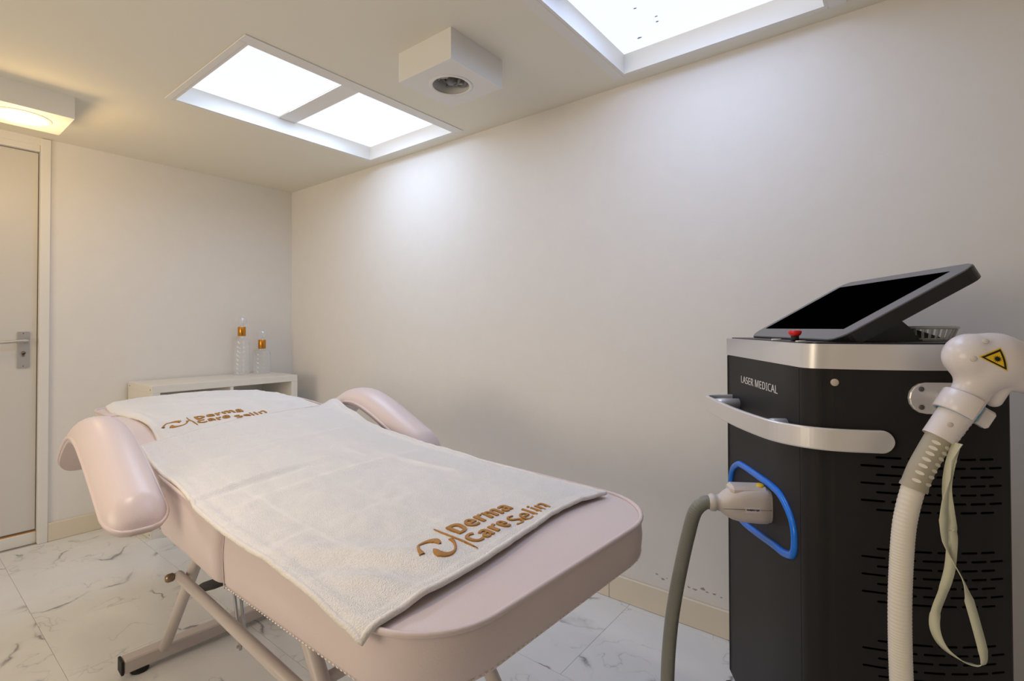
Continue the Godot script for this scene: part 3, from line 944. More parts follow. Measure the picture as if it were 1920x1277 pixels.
func armrest(parent: Node3D, z0: float, z1: float, shift: float) -> void:
	var path := smooth_path([Vector3(1.695, 0.705, 0), Vector3(1.75, 0.755, 0), Vector3(1.83, 0.803, 0), Vector3(1.90, 0.826, 0), Vector3(1.98, 0.826, 0), Vector3(2.08, 0.798, 0), Vector3(2.20, 0.750, 0), Vector3(2.345, 0.688, 0)], 16)
	var n := path.size()
	var zc := (z0 + z1) * 0.5
	var hw := absf(z1 - z0) * 0.5
	var lens := [0.0]
	for i in range(1, n): lens.append(lens[i - 1] + path[i].distance_to(path[i - 1]))
	var total: float = lens[n - 1]
	var top := []
	var low := []
	var rim_a := []
	var rim_b := []
	var vs := [-1.0, -0.97, -0.9, -0.78, -0.6, -0.38, -0.13, 0.13, 0.38, 0.6, 0.78, 0.9, 0.97, 1.0]
	for i in n:
		var t := (path[mini(i + 1, n - 1)] - path[maxi(i - 1, 0)]).normalized()
		var nn := Vector3(-t.y, t.x, 0)
		var d: float = minf(lens[i], total - lens[i])
		var rr := 0.062
		var k := 1.0
		if d < rr: k = lerpf(0.30, 1.0, sqrt(maxf(0.0, 1.0 - pow(1.0 - d / rr, 2.0))))
		var hgt := 0.046 * sqrt(clampf(d / 0.055, 0.0, 1.0))
		var a := PackedVector3Array()
		var b := PackedVector3Array()
		for v in vs:
			var av := absf(v)
			var p := path[i] + nn * (hgt * pow(1.0 - pow(av, 2.6), 0.72) + 0.002)
			a.append(B(p.x + shift, p.y, zc + v * hw * k))
			var q := path[i] - nn * 0.012
			b.append(B(q.x + shift, q.y, zc + v * hw * k))
		top.append(a)
		low.append(b)
		rim_a.append(B(path[i].x + shift, path[i].y, zc - hw * k))
		rim_b.append(B(path[i].x + shift, path[i].y, zc + hw * k))
	var arm := part("armrest", done(grid(top, false, true)), M.leather, parent, "padded armrest bent like a roof")
	# underside shell joined to the rim
	var st := grid(low, false, false)
	var e0 := []
	var e1 := []
	for i in n:
		e0.append(PackedVector3Array([top[i][0], low[i][0]]))
		e1.append(PackedVector3Array([top[i][vs.size() - 1], low[i][vs.size() - 1]]))
	grid(e0, false, false, st)
	grid(e1, false, true, st)
	grid([top[0], low[0]], false, true, st)
	grid([top[n - 1], low[n - 1]], false, false, st)
	part("underside", done(st), M.leather, arm)
	var loop := PackedVector3Array()
	for p in rim_a: loop.append(p)
	for v in range(1, vs.size() - 1):
		loop.append(Vector3(rim_a[n - 1].x, rim_a[n - 1].y, low[n - 1][v].z))
	for i in range(n - 1, -1, -1): loop.append(rim_b[i])
	for v in range(vs.size() - 2, 0, -1):
		loop.append(Vector3(rim_a[0].x, rim_a[0].y, low[0][v].z))
	part("piping", tube_mesh(loop, 0.0048, 8, true), M.piping, arm)
	# bracket that carries the arm from the seat
	var s := 1.0 if z1 > BZ else -1.0
	part("arm_bracket", rod(B(2.18 + shift, 0.66, BZ + s * 0.30), B(2.18 + shift, 0.735, zc - s * 0.02), 0.010), M.frame, parent)

func build_bed() -> void:
	var t := thing("treatment_bed", "pale pink padded treatment bed with two armrests on a tubular frame", "bed", bed_at(), -BT)
	# cushions
	var leg := dense(rounded(Vector2(2.565, 0.690), Vector2(3.170, 1.345), [0.02, 0.15, 0.13, 0.03], 10))
	var leg_bot := func(x: float) -> float: return lerpf(0.612, 0.652, clampf((x - 2.57) / 0.6, 0.0, 1.0))
	var o := part("leg_cushion", cushion(leg, leg_bot, 0.017), M.leather, t)
	part("piping", tube_mesh(along(leg, func(x: float) -> float: return edge_y(x) + 0.001, 0.001), 0.0045, 8, true), M.piping, o)
	# dashed stitching along the lower edge
	var low := along(leg, func(x: float) -> float: return leg_bot.call(x) + 0.010, 0.0005)
	var st: SurfaceTool = null
	var acc := 0.0
	for i in low.size():
		var a := low[i]
		var b := low[(i + 1) % low.size()]
		var d := a.distance_to(b)
		var s := 0.0
		while s < d:
			if fmod(acc + s, 0.010) < 0.005:
				st = tube(PackedVector3Array([a.lerp(b, s / d), a.lerp(b, minf(1.0, (s + 0.005) / d))]), 0.0009, 5, false, st)
			s += 0.005
		acc += d
	var sti := part("stitching", done(st), M.thread, o)
	sti.set_meta("kind", "stuff")
	# upright seams by the front corner of the cushion
	for x in [2.592]:
		part("seam", tube_mesh(PackedVector3Array([B(x, leg_bot.call(x) + 0.006, 1.3455), B(x, lerpf(leg_bot.call(x), edge_y(x), 0.5), 1.3485), B(x, edge_y(x) - 0.004, 1.3455)]), 0.0012, 6), M.piping, o)
	var seat := dense(rounded(Vector2(2.165, 0.690), Vector2(2.552, 1.345), [0.02, 0.025, 0.025, 0.02], 6))
	o = part("seat_cushion", cushion(seat, func(_x: float) -> float: return 0.605, 0.014), M.leather, t)
	part("piping", tube_mesh(along(seat, func(x: float) -> float: return edge_y(x) + 0.001, 0.001), 0.0045, 8, true), M.piping, o)
	var back := dense(rounded(Vector2(1.49, 0.690), Vector2(2.150, 1.345), [0.03, 0.02, 0.02, 0.03], 6))
	var back_bot := func(x: float) -> float: return edge_y(x) - lerpf(0.10, 0.135, clampf((x - 1.49) / 0.6, 0.0, 1.0))
	o = part("back_cushion", cushion(back, back_bot, 0.014), M.leather, t)
	part("piping", tube_mesh(along(back, func(x: float) -> float: return edge_y(x) + 0.001, 0.001), 0.0045, 8, true), M.piping, o)
	var head := dense(rounded(Vector2(1.085, 0.715), Vector2(1.475, 1.320), [0.20, 0.03, 0.03, 0.20], 12))
	o = part("headrest", cushion(head, func(x: float) -> float: return edge_y(x) - 0.10, 0.020), M.leather, t)
	part("piping", tube_mesh(along(head, func(x: float) -> float: return edge_y(x) + 0.001, 0.001), 0.0045, 8, true), M.piping, o)
	armrest(t, 1.362, 1.477, 0.0)
	armrest(t, 0.672, 0.548, -0.03)
	# frame: two trestles, side tubes, rails under the cushions
	for s in [-1, 1]:
		var z: float = BZ + s * 0.185
		part("leg", rod(B(1.665, 0.058, z), B(2.105, 0.60, z), 0.0165), M.frame, t)
		part("leg", rod(B(2.985, 0.058, z), B(2.535, 0.60, z), 0.0165), M.frame, t)
		part("side_tube", rod(B(1.915, 0.388, z + s * 0.032), B(2.69, 0.405, z + s * 0.032), 0.0135), M.frame, t)
		for x in [1.935, 2.675]:
			var y := 0.39 if x < 2.0 else 0.405
			part("bolt", lathe_mesh([Vector2(0.0, 0.0), Vector2(0.009, 0.0), Vector2(0.012, 0.004), Vector2(0.012, 0.016), Vector2(0.008, 0.022), Vector2(0.0, 0.023)], 14, Transform3D(Basis(Vector3(1, 0, 0), Vector3(0, 0, s), Vector3(0, -s, 0)), B(x - 0.012, y, z + s * 0.044))), M.bolt, t)
		part("rail", box_mesh(B(2.06, 0.585, z - 0.015), B(2.62, 0.604, z + 0.015), 0.003), M.frame, t)
	for x in [1.63, 3.02]:
		var bar := part("base_bar", box_mesh(B(x - 0.024, 0.016, BZ - 0.29), B(x + 0.024, 0.058, BZ + 0.29), 0.004), M.frame, t)
		for s in [-1, 1]:
			part("end_cap", box_mesh(B(x - 0.0245, 0.0155, BZ + s * 0.294 - 0.004), B(x + 0.0245, 0.0585, BZ + s * 0.294 + 0.004), 0.002), M.rubber, bar, "black end cap")
			part("foot", lathe_mesh([Vector2(0.0, 0.0), Vector2(0.024, 0.0), Vector2(0.026, 0.004), Vector2(0.022, 0.016), Vector2(0.0, 0.0165)], 24, Transform3D(Basis.IDENTITY, B(x, 0.0, BZ + s * 0.245))), M.rubber, bar, "black rubber foot")
	part("cross_tube", rod(B(2.105, 0.590, BZ - 0.24), B(2.105, 0.590, BZ + 0.24), 0.013), M.frame, t)
	part("cross_tube", rod(B(2.535, 0.590, BZ - 0.24), B(2.535, 0.590, BZ + 0.24), 0.013), M.frame, t)
	part("cross_tube", rod(B(2.675, 0.405, BZ - 0.235), B(2.675, 0.405, BZ + 0.235), 0.0125), M.frame, t)
	part("cross_tube", rod(B(2.02, 0.495, BZ - 0.20), B(2.02, 0.495, BZ + 0.20), 0.011), M.frame, t)
	# back support rail up to the raised backrest
	for s in [-1, 1]:
		part("back_rail", tube_mesh(PackedVector3Array([B(2.12, 0.597, BZ + s * 0.14), B(1.85, 0.655, BZ + s * 0.14), B(1.20, 0.688, BZ + s * 0.14)]), 0.011, 12), M.frame, t)
	# chrome ratchet struts and the black lever
	for dz in [0.0, 0.016]:
		part("ratchet_rod", rod(B(1.985, 0.60, 1.120 + dz), B(2.115, 0.205, 1.120 + dz), 0.0042, 10), M.chrome, t)
	part("ratchet_pin", rod(B(2.11, 0.215, 1.095), B(2.11, 0.215, 1.145), 0.004, 10), M.chrome, t)
	part("lever", tube_mesh(PackedVector3Array([B(1.655, 0.205, 1.10), B(1.70, 0.228, 1.10), B(1.80, 0.272, 1.10), B(1.90, 0.318, 1.10), B(1.935, 0.345, 1.10)]), [0.012, 0.015, 0.016, 0.014, 0.008], 12), M.rubber, t, "black plastic lever")
	part("lever_arm", rod(B(1.925, 0.34, 1.10), B(2.02, 0.495, 1.10), 0.006, 10), M.chrome, t)

# ------------------------------------------------------------------ towels
func ridge(p: Vector2, a: Vector2, b: Vector2, w: float, h: float) -> float:
	var q := Geometry2D.get_closest_point_to_segment(p, a, b)
	var d := p.distance_to(q) / w
	var l := (b - a).length()
	var s := clampf((q - a).length() / l, 0.0, 1.0)
	return h * exp(-d * d) * (0.25 + 0.75 * sin(PI * clampf(s * 0.8 + 0.1, 0.0, 1.0)))

var folds := FastNoiseLite.new()

func main_towel(x: float, z: float) -> float:
	var p := Vector2(x, z)
	var y := bed_top(x, z) + 0.0105
	y += ridge(p, Vector2(2.43, 1.37), Vector2(2.40, 1.02), 0.012, 0.009)
	y -= ridge(p, Vector2(2.455, 1.36), Vector2(2.42, 1.10), 0.010, 0.004)
	y += ridge(p, Vector2(2.56, 1.30), Vector2(2.50, 0.80), 0.022, 0.007)
	y += ridge(p, Vector2(2.52, 0.90), Vector2(2.72, 0.86), 0.012, 0.007)
	y += ridge(p, Vector2(2.80, 1.33), Vector2(3.02, 1.20), 0.026, 0.011)
	y -= ridge(p, Vector2(2.87, 1.33), Vector2(3.06, 1.22), 0.020, 0.006)
	y += ridge(p, Vector2(2.93, 1.32), Vector2(3.07, 1.27), 0.018, 0.008)
	y += ridge(p, Vector2(2.05, 1.33), Vector2(2.10, 0.85), 0.018, 0.006)
	y += ridge(p, Vector2(2.22, 1.25), Vector2(2.12, 0.75), 0.014, 0.005)
	y += ridge(p, Vector2(2.15, 0.72), Vector2(2.70, 0.74), 0.018, 0.006)
	y += 0.008 * (1.0 - smoothstep(1.99, 2.08, x))
	# raised corner by the far armrest
	y += 0.022 * exp(-pow(p.distance_to(Vector2(1.845, 0.70)) / 0.055, 2.0))
	y += ridge(p, Vector2(1.85, 0.70), Vector2(2.14, 0.71), 0.03, 0.010)
	y += 0.0035 * folds.get_noise_2d(x * 100.0, z * 100.0) + 0.0015 * folds.get_noise_2d(x * 330.0, z * 330.0)
	# the cloth hangs over the edge
	var over := absf(z - BZ) - 0.3275
	if x > 3.04:
		var q := Vector2(maxf(0.0, absf(z - BZ) - 0.1975), maxf(0.0, x - 3.04))
		over = q.length() - 0.13
	if over > 0.0:
		y -= minf(over, 0.012) * 0.35 + maxf(0.0, over - 0.012) * 1.15
	return y

func head_towel(x: float, z: float) -> float:
	var p := Vector2(x, z)
	var y := bed_top(x, z) + 0.0095
	y += ridge(p, Vector2(1.50, 1.25), Vector2(1.58, 0.85), 0.03, 0.006)
	y += ridge(p, Vector2(1.30, 0.80), Vector2(1.70, 0.78), 0.03, 0.007)
	y += 0.004 * folds.get_noise_2d(x * 100.0 + 50.0, z * 100.0) + 0.0015 * folds.get_noise_2d(x * 330.0, z * 330.0)
	# falls away at the rounded head end and the left corner
	var e := maxf(0.0, 1.22 - x)
	y -= e * e * 1.6
	var cor := maxf(0.0, (z - BZ) / 0.29 - 0.86)
	y -= cor * 0.12
	return y

func cloth(corners: Array, nu: int, nv: int, height: Callable, thick: float, bow: Callable) -> Array:
	# corners: head-left, head-right, foot-right, foot-left in (lx, lz); gives [mesh, boundary]
	var top := []
	var low := []
	for i in nu + 1:
		var u := float(i) / nu
		var a := PackedVector3Array()
		var b := PackedVector3Array()
		for j in nv + 1:
			var v := float(j) / nv
			var p: Vector2 = (corners[0] as Vector2).lerp(corners[3], u).lerp((corners[1] as Vector2).lerp(corners[2], u), v)
			p += bow.call(u, v)
			var y: float = height.call(p.x, p.y)
			# folded hem: a slightly thicker band along the border
			var len_u := (corners[0] as Vector2).distance_to(corners[3])
			var len_v := (corners[0] as Vector2).distance_to(corners[1])
			var e := minf(minf(u, 1.0 - u) * len_u, minf(v, 1.0 - v) * len_v)
			y += 0.0016 * (1.0 - smoothstep(0.017, 0.022, e)) - 0.0010 * exp(-pow((e - 0.024) / 0.003, 2.0))
			a.append(B(p.x, y, p.y))
			b.append(B(p.x, y - thick, p.y))
		top.append(a)
		low.append(b)
	var st := grid(top, false, false)
	grid(low, false, true, st)
	var rim := PackedVector3Array()
	for j in nv + 1: rim.append(top[0][j] - Vector3(0, thick * 0.5, 0))
	for i in range(1, nu + 1): rim.append(top[i][nv] - Vector3(0, thick * 0.5, 0))
	for j in range(nv - 1, -1, -1): rim.append(top[nu][j] - Vector3(0, thick * 0.5, 0))
	for i in range(nu - 1, 0, -1): rim.append(top[i][0] - Vector3(0, thick * 0.5, 0))
	return [done(st), rim]

func stitched(text: String, bold: bool, x_top: float, x_bot: float, z_left: float, z_right: float, height: Callable, lean := 0.0) -> ArrayMesh:
	# embroidered letters that follow the cloth; upright towards the head of the bed
	var f := SystemFont.new()
	f.font_names = PackedStringArray(["Droid Sans"])
	f.font_weight = 700 if bold else 400
	var tm := TextMesh.new()
	tm.font = f
	tm.text = text
	tm.font_size = 64
	tm.pixel_size = 0.01
	tm.depth = 0.05
	tm.curve_step = 2.0
	var arr := tm.get_mesh_arrays()
	var vs: PackedVector3Array = arr[Mesh.ARRAY_VERTEX]
	var ix = arr[Mesh.ARRAY_INDEX]
	var lo := Vector3.ONE * 1e9
	var hi := -lo
	for v in vs:
		lo = lo.min(v)
		hi = hi.max(v)
	var st := sto()
	var order: Array = Array(ix) if ix != null else range(vs.size())
	for k in order:
		var v := vs[k]
		var z := lerpf(z_left, z_right, (v.x - lo.x) / (hi.x - lo.x))
		var x := lerpf(x_bot, x_top, (v.y - lo.y) / (hi.y - lo.y)) + lean * (z_left - z)
		var up: float = 0.0024 if v.z > 0.0 else -0.002
		st.add_vertex(B(x, height.call(x, z) + up, z))
	return done(st)

func swoosh(pts: Array, widths: Array, x_top: float, x_bot: float, z_left: float, z_right: float, height: Callable, lean := 0.0) -> ArrayMesh:
	# thread band of changing width; pts in a unit square, y up
	var p3 := []
	for p in pts: p3.append(Vector3(p.x, p.y, 0))
	var path := smooth_path(p3, 6)
	var n := path.size()
	var rows := []
	for i in n:
		var t := (path[mini(i + 1, n - 1)] - path[maxi(i - 1, 0)]).normalized()
		var nn := Vector3(-t.y, t.x, 0)
		var s := float(i) / (n - 1) * (widths.size() - 1)
		var k := mini(int(s), widths.size() - 2)
		var w: float = lerpf(widths[k], widths[k + 1], s - k) * 0.5
		var row := PackedVector3Array()
		for e in [[-1.0, -0.001], [-1.0, 0.0016], [-0.5, 0.0022], [0.0, 0.0024], [0.5, 0.0022], [1.0, 0.0016], [1.0, -0.001]]:
			var q: Vector3 = path[i] + nn * w * float(e[0])
			var z := lerpf(z_left, z_right, q.x)
			var x := lerpf(x_bot, x_top, q.y) + lean * (z_left - z)
			row.append(B(x, height.call(x, z) + e[1], z))
		rows.append(row)
	return done(grid(rows, false, false))

func embroider(parent: Node3D, x0: float, z0: float, k: float, height: Callable, lean: float) -> void:
	# logo and lettering; x0, z0 is the upper left corner, k its scale
	var up := [Vector2(0.0, 0.42), Vector2(0.10, 0.66), Vector2(0.28, 0.86), Vector2(0.52, 0.92), Vector2(0.70, 0.80), Vector2(0.66, 0.56)]
	var wd := [0.13, 0.06, 0.05, 0.13, 0.24, 0.05]
	var dn := []
	for p in up: dn.append(Vector2(1.0, 0.98) - p)
	for q in [up, dn]:
		part("logo_swoosh", swoosh(q, wd, x0 + 0.016 * k, x0 + 0.088 * k, z0, z0 - 0.072 * k, height, lean), M.gold, parent, "gold embroidered swoosh")
	part("logo_bar", swoosh([Vector2(0.5, 1.0), Vector2(0.42, 0.75), Vector2(0.5, 0.5), Vector2(0.58, 0.25), Vector2(0.5, 0.0)], [0.3, 0.9, 0.9, 0.9, 0.3], x0 - 0.006 * k, x0 + 0.092 * k, z0 - 0.079 * k, z0 - 0.083 * k, height, lean), M.gold, parent)
	part("lettering", stitched("Derma", true, x0 + 0.000 * k, x0 + 0.037 * k, z0 - 0.098 * k, z0 - 0.250 * k, height, lean), M.gold, parent, "gold embroidered word")
	part("lettering", stitched("Care", true, x0 + 0.049 * k, x0 + 0.084 * k, z0 - 0.090 * k, z0 - 0.188 * k, height, lean), M.gold, parent, "gold embroidered word")
	part("lettering", stitched("Selin", false, x0 + 0.046 * k, x0 + 0.084 * k, z0 - 0.199 * k, z0 - 0.304 * k, height, lean), M.gold, parent, "thin gold embroidered word")

func build_towels() -> void:
	folds.seed = 17
	folds.frequency = 0.06
	folds.fractal_octaves = 3
	var t := thing("towel", "large white terry towel with gold lettering spread along the bed", "towel", bed_at(), -BT)
	var bow := func(u: float, v: float) -> Vector2:
		var left := pow(1.0 - v, 3.0)
		var tuck := -0.010 * left * (1.0 - smoothstep(0.30, 0.46, u))
		return Vector2(0.012 * sin(PI * v * 2.0) * u + 0.008 * sin(v * 9.0) * (1.0 - u), tuck + 0.002 * sin(u * 14.0) * left + 0.014 * sin(PI * u) * v)
	var made := cloth([Vector2(1.985, 1.352), Vector2(1.838, 0.695), Vector2(3.050, 0.735), Vector2(3.078, 1.358)], 190, 104, main_towel, 0.006, bow)
	part("cloth", made[0], M.towel, t)
	part("hem", tube_mesh(made[1], 0.0048, 8, true), M.hem, t)
	embroider(t, 2.955, 1.213, 1.0, main_towel, -0.07)
	t = thing("towel", "small white terry towel with gold lettering over the headrest", "towel", bed_at(), -BT)
	var bow2 := func(u: float, v: float) -> Vector2:
		return Vector2(-0.075 * sin(PI * v) * (1.0 - u), 0.012 * sin(u * 7.0) * (1.0 - v))
	made = cloth([Vector2(1.26, 1.285), Vector2(1.22, 0.74), Vector2(1.80, 0.74), Vector2(1.985, 1.285)], 120, 90, head_towel, 0.006, bow2)
	part("cloth", made[0], M.towel, t)
	part("hem", tube_mesh(made[1], 0.0045, 8, true), M.hem, t)
	embroider(t, 1.786, 1.256, 1.0, head_towel, -0.23)

# ------------------------------------------------------------------ laser machine
const MT := 0.550215   # turn of the machine
const MO := Vector3(3.377, 0, 0.74)

func front_z(x: float) -> float:
	# the front panel bulges a little
	var k := clampf((x - 0.2) / 0.17, -1.0, 1.0)
	return 0.028 * (1.0 - k * k)

func footprint(grow: float) -> PackedVector2Array:
	# plan of the cabinet in (x, z), as a polygon in (x, -z) so that it extrudes upwards
	var out := PackedVector2Array()
	var r := 0.035
	out.append(Vector2(-grow, 0.515 + grow))
	for k in 9:
		var w := PI + (PI / 2) * k / 8.0
		out.append(Vector2(r + cos(w) * (r + grow), r + sin(w) * (r + grow)))
	for k in 14:
		var x := lerpf(0.045, 0.355, k / 13.0)
		out.append(Vector2(x, -front_z(x) - grow))
	for k in 6:
		var w := -PI / 2 + (PI / 2) * k / 5.0
		out.append(Vector2(0.370 - 0.015 + cos(w) * (0.015 + grow), 0.015 + sin(w) * (0.015 + grow)))
	out.append(Vector2(0.370 + grow, 0.515 + grow))
	return out

func slab(grow: float, y0: float, y1: float, bevel := 0.0) -> ArrayMesh:
	return prism(footprint(grow), y1 - y0, Transform3D(Basis(Vector3(1, 0, 0), Vector3(0, 0, -1), Vector3(0, 1, 0)), Vector3(0, y0, 0)), bevel)

func smooth_band(grow: float, y0: float, y1: float) -> ArrayMesh:
	# side surface of the cabinet with a softly rounded corner
	var fp := footprint(grow)
	var rows := []
	for y in [y0, y1]:
		var r := PackedVector3Array()
		for p in fp: r.append(Vector3(p.x, y, -p.y))
		rows.append(r)
	var st := grid(rows, true, true)
	st.set_smooth_group(-1)
	for e in [[y0, Vector3.DOWN], [y1, Vector3.UP]]:
		var idx := Geometry2D.triangulate_polygon(fp)
		for i in range(0, idx.size(), 3):
			tri(st, Vector3(fp[idx[i]].x, e[0], -fp[idx[i]].y), Vector3(fp[idx[i + 1]].x, e[0], -fp[idx[i + 1]].y), Vector3(fp[idx[i + 2]].x, e[0], -fp[idx[i + 2]].y), e[1])
	return done(st)

func cabinet_shell(y0: float, y1: float) -> ArrayMesh:
	# hollow cabinet whose bulging front is left open for the slotted panel
	var fp := footprint(0.0)
	var rows := []
	for y in [y0, y1]:
		var r := PackedVector3Array()
		for k in range(23, fp.size()): r.append(Vector3(fp[k].x, y, -fp[k].y))
		for k in 11: r.append(Vector3(fp[k].x, y, -fp[k].y))
		rows.append(r)
	var st := grid(rows, false, true)
	st.set_smooth_group(-1)
	for e in [[y0, Vector3.DOWN], [y1, Vector3.UP]]:
		var idx := Geometry2D.triangulate_polygon(fp)
		for i in range(0, idx.size(), 3):
			tri(st, Vector3(fp[idx[i]].x, e[0], -fp[idx[i]].y), Vector3(fp[idx[i + 1]].x, e[0], -fp[idx[i + 1]].y), Vector3(fp[idx[i + 2]].x, e[0], -fp[idx[i + 2]].y), e[1])
	return done(st)

func slotted_panel(slots: Array, y0: float, y1: float) -> ArrayMesh:
	# sheet metal front with real openings; slots are Rect2 in (x, y)
	var xs := []
	var ys := [y0, y1]
	for k in 14: xs.append(lerpf(0.045, 0.355, k / 13.0))
	for r in slots:
		for v in [r.position.x, r.end.x]: if not xs.has(v): xs.append(v)
		for v in [r.position.y, r.end.y]: if not ys.has(v): ys.append(v)
	xs.sort()
	ys.sort()
	var at := func(x: float, y: float, deep := 0.0) -> Vector3: return Vector3(x, y, front_z(x) - deep)
	var st := SurfaceTool.new()
	st.begin(Mesh.PRIMITIVE_TRIANGLES)
	st.set_smooth_group(0)
	for j in ys.size() - 1:
		var ym: float = (ys[j] + ys[j + 1]) * 0.5
		var inrow := []
		for r in slots: if ym > r.position.y and ym < r.end.y: inrow.append(r)
		for i in xs.size() - 1:
			var xm: float = (xs[i] + xs[i + 1]) * 0.5
			var hole := false
			for r in inrow: if xm > r.position.x and xm < r.end.x: hole = true
			if not hole: quad(st, at.call(xs[i], ys[j]), at.call(xs[i + 1], ys[j]), at.call(xs[i + 1], ys[j + 1]), at.call(xs[i], ys[j + 1]), Vector3(0, 0, 1))
	# edges of the sheet inside each opening, and rounded slot ends
	st.set_smooth_group(-1)
	for r in slots:
		var a: Vector2 = r.position
		var b: Vector2 = r.end
		for q in [[a.x, a.y, b.x, a.y, Vector3.UP], [a.x, b.y, b.x, b.y, Vector3.DOWN], [a.x, a.y, a.x, b.y, Vector3.RIGHT], [b.x, a.y, b.x, b.y, Vector3.LEFT]]:
			quad(st, at.call(q[0], q[1]), at.call(q[2], q[3]), at.call(q[2], q[3], 0.0016), at.call(q[0], q[1], 0.0016), q[4])
		var c := 0.0016
		for q in [[a.x, a.y, c, c], [b.x, a.y, -c, c], [a.x, b.y, c, -c], [b.x, b.y, -c, -c]]:
			tri(st, at.call(q[0], q[1]), at.call(q[0] + q[2], q[1]), at.call(q[0], q[1] + q[3]), Vector3(0, 0, 1))
	return done(st)

func capsule2(half: float, r: float) -> PackedVector2Array:
	var out := PackedVector2Array()
	for k in 9:
		var w := -PI / 2 + PI * k / 8.0
		out.append(Vector2(half - r + cos(w) * r, sin(w) * r))
	for k in 9:
		var w := PI / 2 + PI * k / 8.0
		out.append(Vector2(-half + r + cos(w) * r, sin(w) * r))
	return out

func flat_text(text: String, width: float, height: float, tr: Transform3D, bold := false, serif := false) -> ArrayMesh:
	var f := SystemFont.new()
	f.font_names = PackedStringArray(["Droid Serif" if serif else "Droid Sans"])
	f.font_weight = 700 if bold else 400
	var tm := TextMesh.new()
	tm.font = f
	tm.text = text
	tm.font_size = 64
	tm.pixel_size = 0.01
	tm.depth = 0.02
	var arr := tm.get_mesh_arrays()
	var vs: PackedVector3Array = arr[Mesh.ARRAY_VERTEX]
	var ix = arr[Mesh.ARRAY_INDEX]
	var lo := Vector3.ONE * 1e9
	var hi := -lo
	for v in vs:
		lo = lo.min(v)
		hi = hi.max(v)
	var st := sto()
	var order: Array = Array(ix) if ix != null else range(vs.size())
	for k in order:
		var v := vs[k]
		st.add_vertex(tr * Vector3((v.x - lo.x) / (hi.x - lo.x) * width, (v.y - lo.y) / (hi.y - lo.y) * height, 0.0006 if v.z > 0.0 else -0.001))
	return done(st)

func disc(c: Vector3, axis: Vector3, r: float, h: float, dome := 0.0) -> ArrayMesh:
	var a := axis.normalized()
	var s := a.cross(Vector3.UP if absf(a.y) < 0.9 else Vector3.RIGHT).normalized()
	return lathe_mesh([Vector2(0.0, -0.001), Vector2(r, -0.001), Vector2(r, h * 0.7), Vector2(r * 0.88, h), Vector2(0.0, h + dome)], 28, Transform3D(Basis(s, a, s.cross(a)), c))

